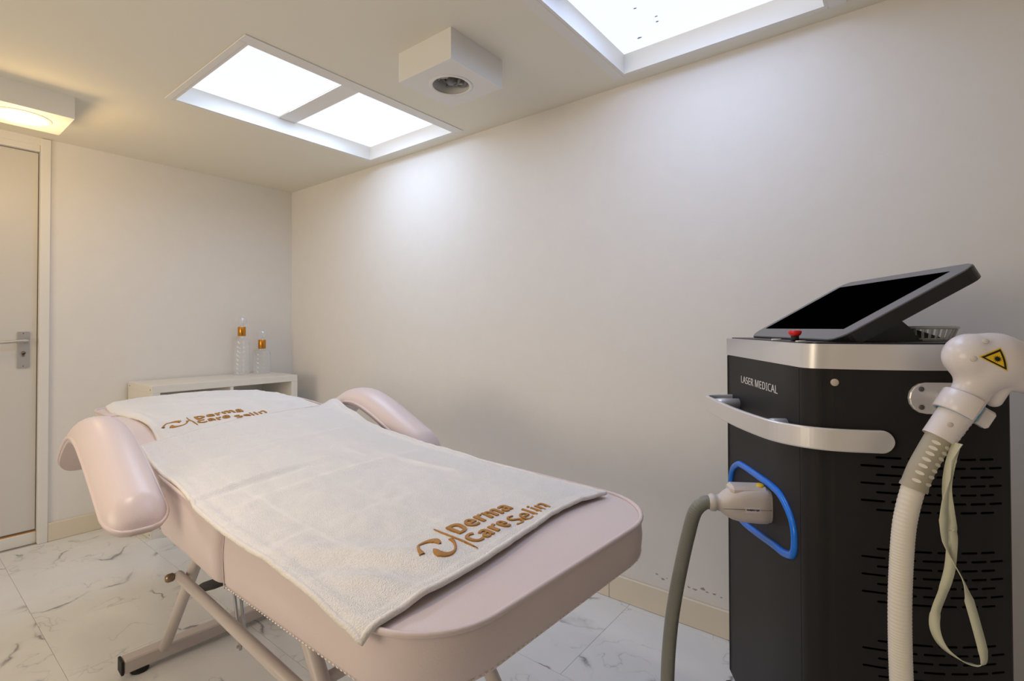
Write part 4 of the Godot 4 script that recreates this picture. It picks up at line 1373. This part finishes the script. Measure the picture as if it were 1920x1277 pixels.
func build_machine() -> void:
	var t := thing("laser_machine", "tall black laser machine cabinet with a tilted touch screen and silver band", "laser machine", MO, MT)
	part("cabinet", cabinet_shell(0.085, 1.027), M.black, t)
	part("top_band", smooth_band(0.002, 1.0265, 1.0755), M.silver, t, "brushed silver band")
	part("top_deck", smooth_band(-0.010, 1.0755, 1.0785), M.deck, t)
	part("plinth", smooth_band(-0.012, 0.062, 0.0852), M.black, t)
	# narrow joint between side panel and rounded corner
	part("panel_seam", box_mesh(Vector3(-0.0006, 0.09, -0.0405), Vector3(0.002, 1.024, -0.0390)), M.black, t)
	part("edge_strip", box_mesh(Vector3(-0.0015, 0.088, -0.516), Vector3(0.003, 1.024, -0.510), 0.001), M.deck, t)
	part("lettering", flat_text("LASER MEDICAL", 0.245, 0.0185, Transform3D(Basis(Vector3(0, 0, 1), Vector3(0, 1, 0), Vector3(-1, 0, 0)), Vector3(0, 0.9565, -0.394))), M.print, t, "white printed lettering on the black side")
	for c in [Vector3(0.065, 0, -0.065), Vector3(0.30, 0, -0.065), Vector3(0.065, 0, -0.455), Vector3(0.30, 0, -0.455)]:
		var w := part("castor", lathe_mesh([Vector2(0.004, -0.012), Vector2(0.022, -0.012), Vector2(0.030, -0.008), Vector2(0.031, 0.0), Vector2(0.030, 0.008), Vector2(0.022, 0.012), Vector2(0.004, 0.012)], 28, Transform3D(Basis(Vector3(0, 1, 0), Vector3(1, 0, 0), Vector3(0, 0, -1)), c + Vector3(0, 0.031, 0))), M.rubber, t)
		part("fork", box_mesh(c + Vector3(-0.018, 0.028, -0.012), c + Vector3(0.018, 0.064, 0.012), 0.004), M.steel, w)
	part("castor", lathe_mesh([Vector2(0.004, -0.012), Vector2(0.022, -0.012), Vector2(0.031, -0.008), Vector2(0.032, 0.0), Vector2(0.031, 0.008), Vector2(0.022, 0.012), Vector2(0.004, 0.012)], 28, Transform3D(Basis(Vector3(0, 1, 0), Vector3(1, 0, 0), Vector3(0, 0, -1)), Vector3(-0.004, 0.032, -0.492))), M.rubber, t)
	# ventilation slots in three fields on the front
	var rows_a := [[0.112, 0.155], [0.165, 0.205], [0.214, 0.248], [0.257, 0.288], [0.295, 0.323]]
	var rows_b := [[0.087, 0.127], [0.137, 0.178], [0.188, 0.226], [0.236, 0.268], [0.276, 0.306], [0.313, 0.340]]
	var slots := []
	for g in [0.8585, 0.6835, 0.5085, 0.3335]:
		for k in 7:
			var y: float = g - 0.0167 * k
			for q in (rows_a if k % 2 == 0 else rows_b):
				slots.append(Rect2(q[0], y - 0.0022, q[1] - q[0], 0.0044))
	part("front_panel", slotted_panel(slots, 0.085, 1.027), M.black, t, "black front panel with rows of ventilation slots")
	# small round sensor cap
	part("round_cap", disc(Vector3(0.047, 1.0, front_z(0.047)), Vector3(-0.1, 0, 1), 0.0072, 0.002), M.cap, t, "small grey round cap")
	# silver grab bar round the left corner
	var hp := smooth_path([Vector3(0.002, 0, -0.475), Vector3(-0.05, 0, -0.468), Vector3(-0.076, 0, -0.448), Vector3(-0.078, 0, -0.40), Vector3(-0.075, 0, -0.27), Vector3(-0.066, 0, -0.165), Vector3(-0.047, 0, -0.065), Vector3(-0.016, 0, -0.012), Vector3(0.02, 0, 0.014), Vector3(0.062, 0, 0.026), Vector3(0.118, 0, 0.030)], 6)
	var rows := []
	var n := hp.size()
	var prof := [Vector2(-0.0045, -0.019), Vector2(-0.003, -0.0215), Vector2(0.003, -0.0215), Vector2(0.0045, -0.019), Vector2(0.0045, 0.019), Vector2(0.003, 0.0215), Vector2(-0.003, 0.0215), Vector2(-0.0045, 0.019)]
	for i in n:
		var tg := (hp[mini(i + 1, n - 1)] - hp[maxi(i - 1, 0)]).normalized()
		var side := Vector3(tg.z, 0, -tg.x)
		var ring := PackedVector3Array()
		for q in prof:
			ring.append(Vector3(hp[i].x, 0.8905, hp[i].z) + side * q.x + Vector3(0, q.y, 0))
		rows.append(ring)
	# rounded free end
	for k in 6:
		var w := (PI / 2) * (k + 1) / 6.0
		var tg := (hp[n - 1] - hp[n - 2]).normalized()
		var side := Vector3(tg.z, 0, -tg.x)
		var ring := PackedVector3Array()
		for q in prof:
			ring.append(Vector3(hp[n - 1].x, 0.8905, hp[n - 1].z) + tg * sin(w) * 0.0205 + side * q.x + Vector3(0, q.y * maxf(0.02, cos(w)), 0))
		rows.append(ring)
	var st := sto()
	for i in rows.size() - 1:
		for k in 8:
			var k2 := (k + 1) % 8
			var mid: Vector3 = (rows[i][0] + rows[i][1] + rows[i][2] + rows[i][3] + rows[i][4] + rows[i][5] + rows[i][6] + rows[i][7]) / 8.0
			quad(st, rows[i][k], rows[i][k2], rows[i + 1][k2], rows[i + 1][k], (rows[i][k] + rows[i][k2]) * 0.5 - mid)
	part("grab_bar", done(st), M.silver, t, "bent silver grab bar")
	for q in [Vector3(-0.034, 0.8935, -0.418), Vector3(-0.020, 0.8935, -0.105)]:
		part("standoff", disc(Vector3(0.001, q.y, q.z), Vector3(-1, 0, 0), 0.015, -q.x * 2.0), M.silver, t)
	part("standoff", disc(Vector3(0.10, 0.8905, 0.012), Vector3(0, 0, 1), 0.012, 0.014), M.silver, t)
	# blue ring on the side panel
	var ring := smooth_path([Vector3(0, 0.722, -0.425), Vector3(0, 0.729, -0.385), Vector3(0, 0.7335, -0.27), Vector3(0, 0.735, -0.175), Vector3(0, 0.728, -0.125), Vector3(0, 0.700, -0.078), Vector3(0, 0.665, -0.063), Vector3(0, 0.628, -0.072), Vector3(0, 0.609, -0.115), Vector3(0, 0.601, -0.18), Vector3(0, 0.588, -0.27), Vector3(0, 0.577, -0.36), Vector3(0, 0.577, -0.43), Vector3(0, 0.60, -0.475), Vector3(0, 0.65, -0.488), Vector3(0, 0.695, -0.470)], 5, true)
	part("blue_ring", tube_mesh(ring, 0.0090, 12, true), M.blue, t, "glossy blue ring on the side panel")
	# red emergency button
	var eb := Vector3(0.018, 1.0785, -0.100)
	var b := part("stop_button", lathe_mesh([Vector2(0.0, 0.0), Vector2(0.008, 0.0), Vector2(0.008, 0.014), Vector2(0.0, 0.014)], 24, Transform3D(Basis.IDENTITY, eb)), M.rubber, t)
	part("button_cap", lathe_mesh([Vector2(0.0, 0.012), Vector2(0.009, 0.012), Vector2(0.0125, 0.016), Vector2(0.0135, 0.021), Vector2(0.011, 0.0235), Vector2(0.0, 0.024)], 28, Transform3D(Basis.IDENTITY, eb)), M.red, b, "red mushroom cap")
	part("key_switch", disc(Vector3(0.020, 1.0785, -0.205), Vector3.UP, 0.011, 0.003), M.cap, t)
	part("button_base", disc(Vector3(0.018, 1.0785, -0.072), Vector3.UP, 0.010, 0.002), M.cap, t)
	# touch screen: local axes u along the low edge (-z to z), v up the slope
	var up := Vector3(0.27, 0.155, 0).normalized()
	var nn := Vector3(-0.155, 0.27, 0).normalized()
	var sf := Transform3D(Basis(up, Vector3(0, 0, -1), nn), Vector3(0.060, 1.0805, -0.012))
	# polygon x = up the slope, y = away from the viewer
	var outer := rounded(Vector2(0.0, 0.0), Vector2(0.312, 0.494), 0.040, 8)
	var scr := part("screen_shell", prism(outer, 0.026, Transform3D(sf.basis, sf.origin - nn * 0.026)), M.shell, t, "dark screen housing")
	var bz := rounded(Vector2(0.002, 0.002), Vector2(0.310, 0.492), 0.038, 8)
	part("bezel", prism(bz, 0.0030, sf, 0.0012), M.bezel, scr, "grey screen border")
	part("display", prism(rounded(Vector2(0.044, 0.046), Vector2(0.280, 0.468), 0.001, 1), 0.0004, Transform3D(sf.basis, sf.origin + nn * 0.0030)), M.screen, scr, "black switched-off display")
	# wedge neck that carries the screen
	var neck := PackedVector2Array([Vector2(0.085, 1.078), Vector2(0.335, 1.078), Vector2(0.250, 1.108), Vector2(0.215, 1.140), Vector2(0.115, 1.086)])
	part("screen_neck", prism(neck, 0.30, Transform3D(Basis.IDENTITY, Vector3(0, 0, -0.40)), 0.0), M.shell, t)
	# holder for the handpiece: silver plate, knob, clip
	var pl := Transform3D(Basis(Vector3(1, 0, 0.02).normalized(), Vector3.UP, Vector3(-0.02, 0, 1).normalized()), Vector3(0.232, 0.9745, front_z(0.21) - 0.001))
	var plate := part("holder_plate", prism(capsule2(0.066, 0.0295), 0.008, pl, 0.0015), M.silver, t, "silver oval holder plate")
	for q in [Vector2(-0.046, 0.0175), Vector2(-0.046, -0.0165)]:
		part("screw", disc(pl * Vector3(q.x, q.y, 0.008), Vector3(0, 0, 1), 0.0048, 0.0016), M.inside, plate)
	part("holder_knob", rod(Vector3(0.222, 0.977, 0.02), Vector3(0.212, 0.979, 0.085), 0.0085), M.plastic, plate)

func hp_axis() -> Vector3:
	return Vector3(0.066, 0.112, 0.0).normalized()

func build_handpiece() -> void:
	var t := thing("laser_handpiece", "white pistol-shaped laser handpiece hanging at the machine's front by its hose", "handpiece", MO, MT)
	var zc := 0.112
	# head: lofted from its round back end to the treatment tip
	var shell := func(p: Vector3) -> float:
		var q := Vector3(p.x, p.y, zc + (p.z - zc) / 0.93)
		var d := bone(q, Vector3(0.2150, 1.0575, zc), 0.0400, Vector3(0.250, 1.0515, zc), 0.0445)
		d = blend(d, bone(q, Vector3(0.250, 1.0515, zc), 0.0445, Vector3(0.300, 1.0380, zc), 0.0405), 0.012)
		d = blend(d, bone(q, Vector3(0.300, 1.0380, zc), 0.0405, Vector3(0.334, 1.0250, zc), 0.0315), 0.012)
		d = blend(d, bone(p, Vector3(0.230, 1.026, zc), 0.0275, Vector3(0.202, 0.976, zc), 0.0258), 0.017)
		d = blend(d, bone(p, Vector3(0.262, 1.006, zc), 0.0135, Vector3(0.250, 0.984, zc), 0.0125), 0.005)
		return d
	var hd := part("head", nets(shell, Vector3(0.165, 0.935, 0.06), Vector3(0.375, 1.11, 0.165), 0.0032), M.plastic, t)
	part("tip", tube_mesh(PackedVector3Array([Vector3(0.350, 1.016, zc), Vector3(0.375, 1.008, zc), Vector3(0.395, 1.002, zc)]), [0.026, 0.022, 0.019], 24), mat(Color(0.80, 0.62, 0.60), 0.35), hd, "pinkish treatment tip")
	# grip down to the hose
	var g := smooth_path([Vector3(0.216, 1.000, zc), Vector3(0.203, 0.979, zc), Vector3(0.189, 0.957, zc), Vector3(0.175, 0.936, zc), Vector3(0.162, 0.916, zc)], 6)
	var gr := PackedFloat32Array()
	for i in g.size():
		var k := float(i) / (g.size() - 1)
		gr.append(lerp_table([[0.0, 0.0250], [0.3, 0.0256], [0.6, 0.0250], [1.0, 0.0243]], k))
	var grip := part("grip", tube_mesh(g, gr, 32), M.plastic, t)
	# shallow finger grooves on the grip
	for k in 7:
		var f := 0.44 + k * 0.07
		var i := int(f * (g.size() - 1))
		var tg := (g[mini(i + 1, g.size() - 1)] - g[i - 1]).normalized()
		var rt := tg.cross(Vector3(0, 0, 1)).normalized()
		var c: Vector3 = g[i]
		var pts := PackedVector3Array()
		for m in 7:
			var w := lerpf(0.35, 1.35, m / 6.0)
			pts.append(c - rt * cos(w) * gr[i] * 1.005 + Vector3(0, 0, 1) * sin(w) * gr[i] * 1.005)
		part("grip_rib", tube_mesh(pts, 0.0008, 6), M.plastic, grip)
	# little round screw covers
	var cv := [[0.212, 1.085, 0.148, hd, 0.0045], [0.196, 1.056, 0.144, hd, 0.0048], [0.279, 1.0145, 0.142, hd, 0.0045], [0.166, 0.944, 0.1335, grip, 0.0042]]
	for q in cv:
		part("screw_cover", disc(Vector3(q[0], q[1], q[2]), Vector3(q[0] - 0.235, q[1] - 1.05, 0.05) if q[3] == hd else Vector3(-0.35, 0.1, 1), q[4], 0.0016), M.cap, q[3])
	# warning triangle sticker with a burst, laid on the curved shell
	var lay := func(p: Vector2, lift: float) -> Vector3:
		var x := 0.2245 + p.x
		var y := 1.0565 + p.y - p.x * 0.12
		var z0 := zc
		var z1 := zc + 0.06
		for i in 18:
			var zm := (z0 + z1) * 0.5
			if shell.call(Vector3(x, y, zm)) < 0.0: z0 = zm
			else: z1 = zm
		return Vector3(x, y, z0 + lift)
	var a := Vector2(-0.0205, 0.0003)
	var b := Vector2(0.0075, 0.0170)
	var c2 := Vector2(0.0135, -0.0165)
	var patch := func(p: Vector2, q: Vector2, r: Vector2, lift: float, st: SurfaceTool) -> void:
		var m := 8
		for i in m:
			for j in m - i:
				var at := func(u: int, v: int) -> Vector3: return lay.call(p + (q - p) * (float(u) / m) + (r - p) * (float(v) / m), lift)
				tri(st, at.call(i, j), at.call(i + 1, j), at.call(i, j + 1), Vector3(0, 0, 1))
				if i + j < m - 1: tri(st, at.call(i + 1, j), at.call(i + 1, j + 1), at.call(i, j + 1), Vector3(0, 0, 1))
	var st := sto()
	patch.call(a * 1.14, c2 * 1.14, b * 1.14, 0.0010, st)
	part("warning_sticker", done(st), M.yellow, hd, "yellow triangular laser warning sticker")
	st = sto()
	for e in [[a, c2], [c2, b], [b, a]]:
		var p: Vector2 = e[0]
		var q: Vector2 = e[1]
		patch.call(p, q, p * 0.74, 0.0014, st)
		patch.call(q, q * 0.74, p * 0.74, 0.0014, st)
	part("sticker_border", done(st), M.ink, hd)
	st = sto()
	for k in 12:
		var w := TAU * k / 12.0
		var o := Vector2(0.0012, 0.0)
		patch.call(o + Vector2(cos(w), sin(w)) * 0.0062, o + Vector2(cos(w + 0.9), sin(w + 0.9)) * 0.0016, o + Vector2(cos(w - 0.9), sin(w - 0.9)) * 0.0016, 0.0014, st)
		patch.call(o, o + Vector2(cos(w), sin(w)) * 0.0024, o + Vector2(cos(w + TAU / 12.0), sin(w + TAU / 12.0)) * 0.0024, 0.0014, st)
	part("sticker_burst", done(st), M.ink, hd)
	# C-shaped clip with blue lining round the grip
	var cl := thing("handpiece_clip", "white C-shaped clip with blue lining round the handpiece grip", "clip", MO, MT)
	var cc := Vector3(0.199, 0.972, zc)
	var ax := Vector3(0.53, 0.85, 0).normalized()
	var sd := Vector3(0.85, -0.53, 0).normalized()
	for layer in [[0.0345, 0.0292, M.plastic, "clip_body"], [0.0294, 0.0264, M.liner, "lining"]]:
		var ring_rows := []
		for k in 33:
			var w := lerpf(deg_to_rad(84), deg_to_rad(350), k / 32.0)
			var d := sd * cos(w) + Vector3(0, 0, 1) * sin(w)
			var o: float = layer[0]
			var i2: float = layer[1]
			var hh := 0.0185
			var row := PackedVector3Array()
			for q in [[o - 0.0015, -hh], [o, -hh + 0.002], [o, hh - 0.002], [o - 0.0015, hh], [i2 + 0.001, hh], [i2, hh - 0.002], [i2, -hh + 0.002], [i2 + 0.001, -hh]]:
				row.append(cc + d * q[0] + ax * q[1])
			ring_rows.append(row)
		st = grid(ring_rows, true, false)
		fan(st, ring_rows[0], (ring_rows[0][0] + ring_rows[0][4]) * 0.5, ring_rows[0][0] - ring_rows[1][0])
		fan(st, ring_rows[32], (ring_rows[32][0] + ring_rows[32][4]) * 0.5, ring_rows[32][0] - ring_rows[31][0])
		part(layer[3], done(st), layer[2], cl)
	part("clip_lug", box_mesh(Vector3(-0.016, -0.013, -0.008), Vector3(0.016, 0.013, 0.008), 0.004, Transform3D(Basis(ax, sd, ax.cross(sd)), cc + sd * 0.058 - ax * 0.022 + Vector3(0, 0.030, -0.004))), M.plastic, cl)
	part("lug_lining", box_mesh(Vector3(-0.016, -0.008, -0.0095), Vector3(0.016, 0.006, 0.0095), 0.001, Transform3D(Basis(ax, sd, ax.cross(sd)), cc + sd * 0.040 - ax * 0.022 + Vector3(0, 0.030, -0.004))), M.liner, cl)
	part("clip_arm", rod(cc + Vector3(0.012, 0.006, -0.032), Vector3(0.219, 0.978, 0.030), 0.0075), M.plastic, cl)
	# perforated sleeve and ribbed hose
	var sl := smooth_path([Vector3(0.163, 0.917, zc), Vector3(0.150, 0.893, zc), Vector3(0.134, 0.862, zc), Vector3(0.121, 0.828, zc)], 6)
	var sr := PackedFloat32Array()
	for i in sl.size(): sr.append(0.0196 + (0.0012 if i > sl.size() - 3 else 0.0))
	var sleeve := part("hose_sleeve", tube_mesh(sl, sr, 28), M.sleeve, t, "grey perforated hose sleeve")
	for col in 3:
		for k in 7:
			var i := 3 + k * 2
			if i >= sl.size() - 1: continue
			var tg := (sl[i + 1] - sl[i - 1]).normalized()
			var rt := tg.cross(Vector3(0, 0, 1)).normalized()
			var w := [0.15, 1.15, 2.15][col] as float
			var d := (-rt * cos(w) + Vector3(0, 0, 1) * sin(w)).normalized()
			var tang := tg.cross(d).normalized()
			var poly := PackedVector2Array()
			for m in 12: poly.append(Vector2(cos(TAU * m / 12.0) * 0.0068, sin(TAU * m / 12.0) * 0.0030))
			part("opening", prism(poly, 0.0006, Transform3D(Basis(tang, d.cross(tang), d), sl[i] + d * 0.0194)), M.hose, sleeve)
	var hz := smooth_path([Vector3(0.122, 0.832, zc), Vector3(0.111, 0.79, zc), Vector3(0.104, 0.745, zc), Vector3(0.0985, 0.66, zc), Vector3(0.097, 0.58, zc), Vector3(0.0985, 0.49, zc), Vector3(0.103, 0.38, zc), Vector3(0.112, 0.25, zc - 0.005), Vector3(0.125, 0.15, zc - 0.025), Vector3(0.135, 0.11, zc - 0.075), Vector3(0.135, 0.105, -0.01)], 24)
	var fine := PackedVector3Array()
	var acc := 0.0
	fine.append(hz[0])
	for i in range(1, hz.size()):
		var d := hz[i].distance_to(hz[i - 1])
		var m := maxi(1, int(d / 0.00115))
		for k in m: fine.append(hz[i - 1].lerp(hz[i], float(k + 1) / m))
	var hr := PackedFloat32Array()
	for i in fine.size(): hr.append(0.0167 + [0.0, 0.0005, 0.0006, 0.0004][i % 4])
	part("hose", tube_mesh(fine, hr, 24), M.hose, t, "cream ribbed hose")
	# flat wrist strap hanging in a twisted loop
	var lp := [
		[0.176, 0.914, 0.2], [0.166, 0.885, 0.9], [0.160, 0.855, 0.6], [0.152, 0.820, 0.9], [0.149, 0.785, 1.0], [0.151, 0.752, 0.9], [0.160, 0.722, 0.35], [0.176, 0.690, 0.45], [0.186, 0.655, 1.0], [0.197, 0.612, 1.0], [0.206, 0.572, 1.0], [0.206, 0.552, 0.9], [0.196, 0.546, 0.25], [0.176, 0.552, 0.2],
		[0.150, 0.572, 0.4], [0.137, 0.600, 0.7], [0.138, 0.630, 1.0], [0.150, 0.665, 1.0], [0.160, 0.700, 0.9], [0.164, 0.735, 0.8], [0.165, 0.765, 1.0], [0.161, 0.800, 0.7], [0.158, 0.840, 0.4], [0.164, 0.880, 0.5], [0.174, 0.914, 0.2]]
	var mid := []
	for i in lp.size():
		var q: Array = lp[i]
		mid.append(Vector3(q[0], q[1], zc + 0.026 + (0.004 if i < 12 else -0.001)))
	var sp := smooth_path(mid, 6)
	var srow := []
	for i in sp.size():
		var k := float(i) / 6.0
		var i0 := mini(int(k), lp.size() - 2)
		var wid: float = lerpf(lp[i0][2], lp[i0 + 1][2], k - i0)
		var tg := (sp[mini(i + 1, sp.size() - 1)] - sp[maxi(i - 1, 0)]).normalized()
		var flat := tg.cross(Vector3(0, 0, 1)).normalized()
		var w := acos(clampf(wid, 0.0, 1.0))
		var d := (flat * cos(w) + Vector3(0, 0, 1) * sin(w)) * 0.0072
		var nd := tg.cross(d).normalized() * 0.0006
		srow.append(PackedVector3Array([sp[i] - d + nd, sp[i] + d + nd, sp[i] + d - nd, sp[i] - d - nd]))
	part("wrist_strap", done(grid(srow, true, true)), M.strap, t, "pale cloth wrist strap in a loop")

func build_connector() -> void:
	var t := thing("connector_plug", "beige handpiece connector plug on grey hose in the machine's blue ring", "plug", MO, MT)
	var z := -0.215
	# body: lofted rounded boxes from the hose to the panel
	var secs := [[-0.137, 0.0165, 0.0165], [-0.131, 0.0205, 0.0205], [-0.122, 0.0205, 0.0205], [-0.119, 0.0175, 0.0175], [-0.110, 0.0205, 0.021], [-0.100, 0.0285, 0.027], [-0.085, 0.036, 0.0315], [-0.060, 0.0405, 0.034], [-0.025, 0.0425, 0.035], [-0.008, 0.0420, 0.035], [-0.004, 0.040, 0.033], [0.001, 0.039, 0.033]]
	var rows := []
	for i in secs.size():
		var s: Array = secs[i]
		var e := 1.0 if i < 5 else lerpf(1.0, 0.55, minf(1.0, (i - 4) / 3.0))
		var ring := PackedVector3Array()
		for k in 40:
			var w := TAU * k / 40.0
			var cy := signf(sin(w)) * pow(absf(sin(w)), e)
			var cz := signf(cos(w)) * pow(absf(cos(w)), e)
			var yy: float = 0.6825 + cy * s[1]
			ring.append(Vector3(s[0], yy, z + cz * s[2]))
		rows.append(ring)
	var st := grid(rows, true, true)
	fan(st, rows[0], Vector3(-0.137, 0.6825, z), Vector3(-1, 0, 0))
	var body := part("body", done(st), M.plug, t)
	part("shoulder", box_mesh(Vector3(-0.090, 0.708, z - 0.024), Vector3(-0.004, 0.7285, z + 0.024), 0.007), M.plug, body)
	part("split_line", box_mesh(Vector3(-0.112, 0.6790, z + 0.0335), Vector3(-0.003, 0.6797, z + 0.0354)), M.inside, body)
	part("release_button", disc(Vector3(-0.020, 0.7285, z + 0.010), Vector3(0, 1, 0.25), 0.0085, 0.004, 0.001), M.yellow, body, "yellow release button")
	var lb := part("sticker", box_mesh(Vector3(-0.062, 0.6725, z + 0.0346), Vector3(-0.028, 0.6855, z + 0.0358)), M.plastic, body, "small white sticker")
	part("lettering", flat_text("Handpiece type", 0.029, 0.0062, Transform3D(Basis.IDENTITY, Vector3(-0.0595, 0.6760, z + 0.0358)), true), M.ink, lb)
	# grey ribbed hose that drops to the floor
	var hz := smooth_path([Vector3(-0.134, 0.6825, z), Vector3(-0.150, 0.6785, z), Vector3(-0.170, 0.655, z), Vector3(-0.186, 0.600, z + 0.002), Vector3(-0.200, 0.540, z + 0.003), Vector3(-0.216, 0.46, z + 0.004), Vector3(-0.228, 0.38, z + 0.004), Vector3(-0.236, 0.28, z + 0.003), Vector3(-0.238, 0.16, z), Vector3(-0.232, 0.07, z - 0.01), Vector3(-0.20, 0.025, z - 0.03), Vector3(-0.12, 0.0185, z - 0.06), Vector3(-0.02, 0.0185, z - 0.07), Vector3(0.12, 0.0185, z - 0.05)], 16)
	var fine := PackedVector3Array([hz[0]])
	for i in range(1, hz.size()):
		var m := maxi(1, int(hz[i].distance_to(hz[i - 1]) / 0.0011))
		for k in m: fine.append(hz[i - 1].lerp(hz[i], float(k + 1) / m))
	var hr := PackedFloat32Array()
	for i in fine.size(): hr.append(0.0158 + [0.0, 0.0005, 0.0006, 0.0004][i % 4])
	part("hose", tube_mesh(fine, hr, 22), M.grey_hose, t, "grey ribbed hose")

func build_basket() -> void:
	var t := thing("plastic_basket", "small clear slotted plastic basket lying behind the touch screen", "basket", MO, MT)
	# low oval bowl made of a floor, a rim and upright slats
	var c := Vector3(0.300, 1.0795, -0.145)
	var rx := 0.058
	var rz := 0.060
	var oval := func(k: float, y: float, grow: float) -> Vector3:
		return c + Vector3(cos(k) * (rx + grow), y, sin(k) * (rz + grow))
	var fl := PackedVector2Array()
	for k in 36: fl.append(Vector2(cos(TAU * k / 36.0) * (rx - 0.008), sin(TAU * k / 36.0) * (rz - 0.008)))
	part("base", prism(fl, 0.003, Transform3D(Basis(Vector3(1, 0, 0), Vector3(0, 0, -1), Vector3(0, 1, 0)), c)), M.basket, t)
	for e in [[0.028, 0.004, 0.0035], [0.004, -0.006, 0.002]]:
		var p := PackedVector3Array()
		for k in 48: p.append(oval.call(TAU * k / 48.0, e[0], e[1]))
		part("rim", tube_mesh(p, e[2], 8, true), M.basket, t)
	for k in 30:
		var w := TAU * k / 30.0
		part("slat", tube_mesh(PackedVector3Array([oval.call(w, 0.003, -0.006), oval.call(w, 0.028, 0.003)]), 0.0028, 6), M.basket, t)
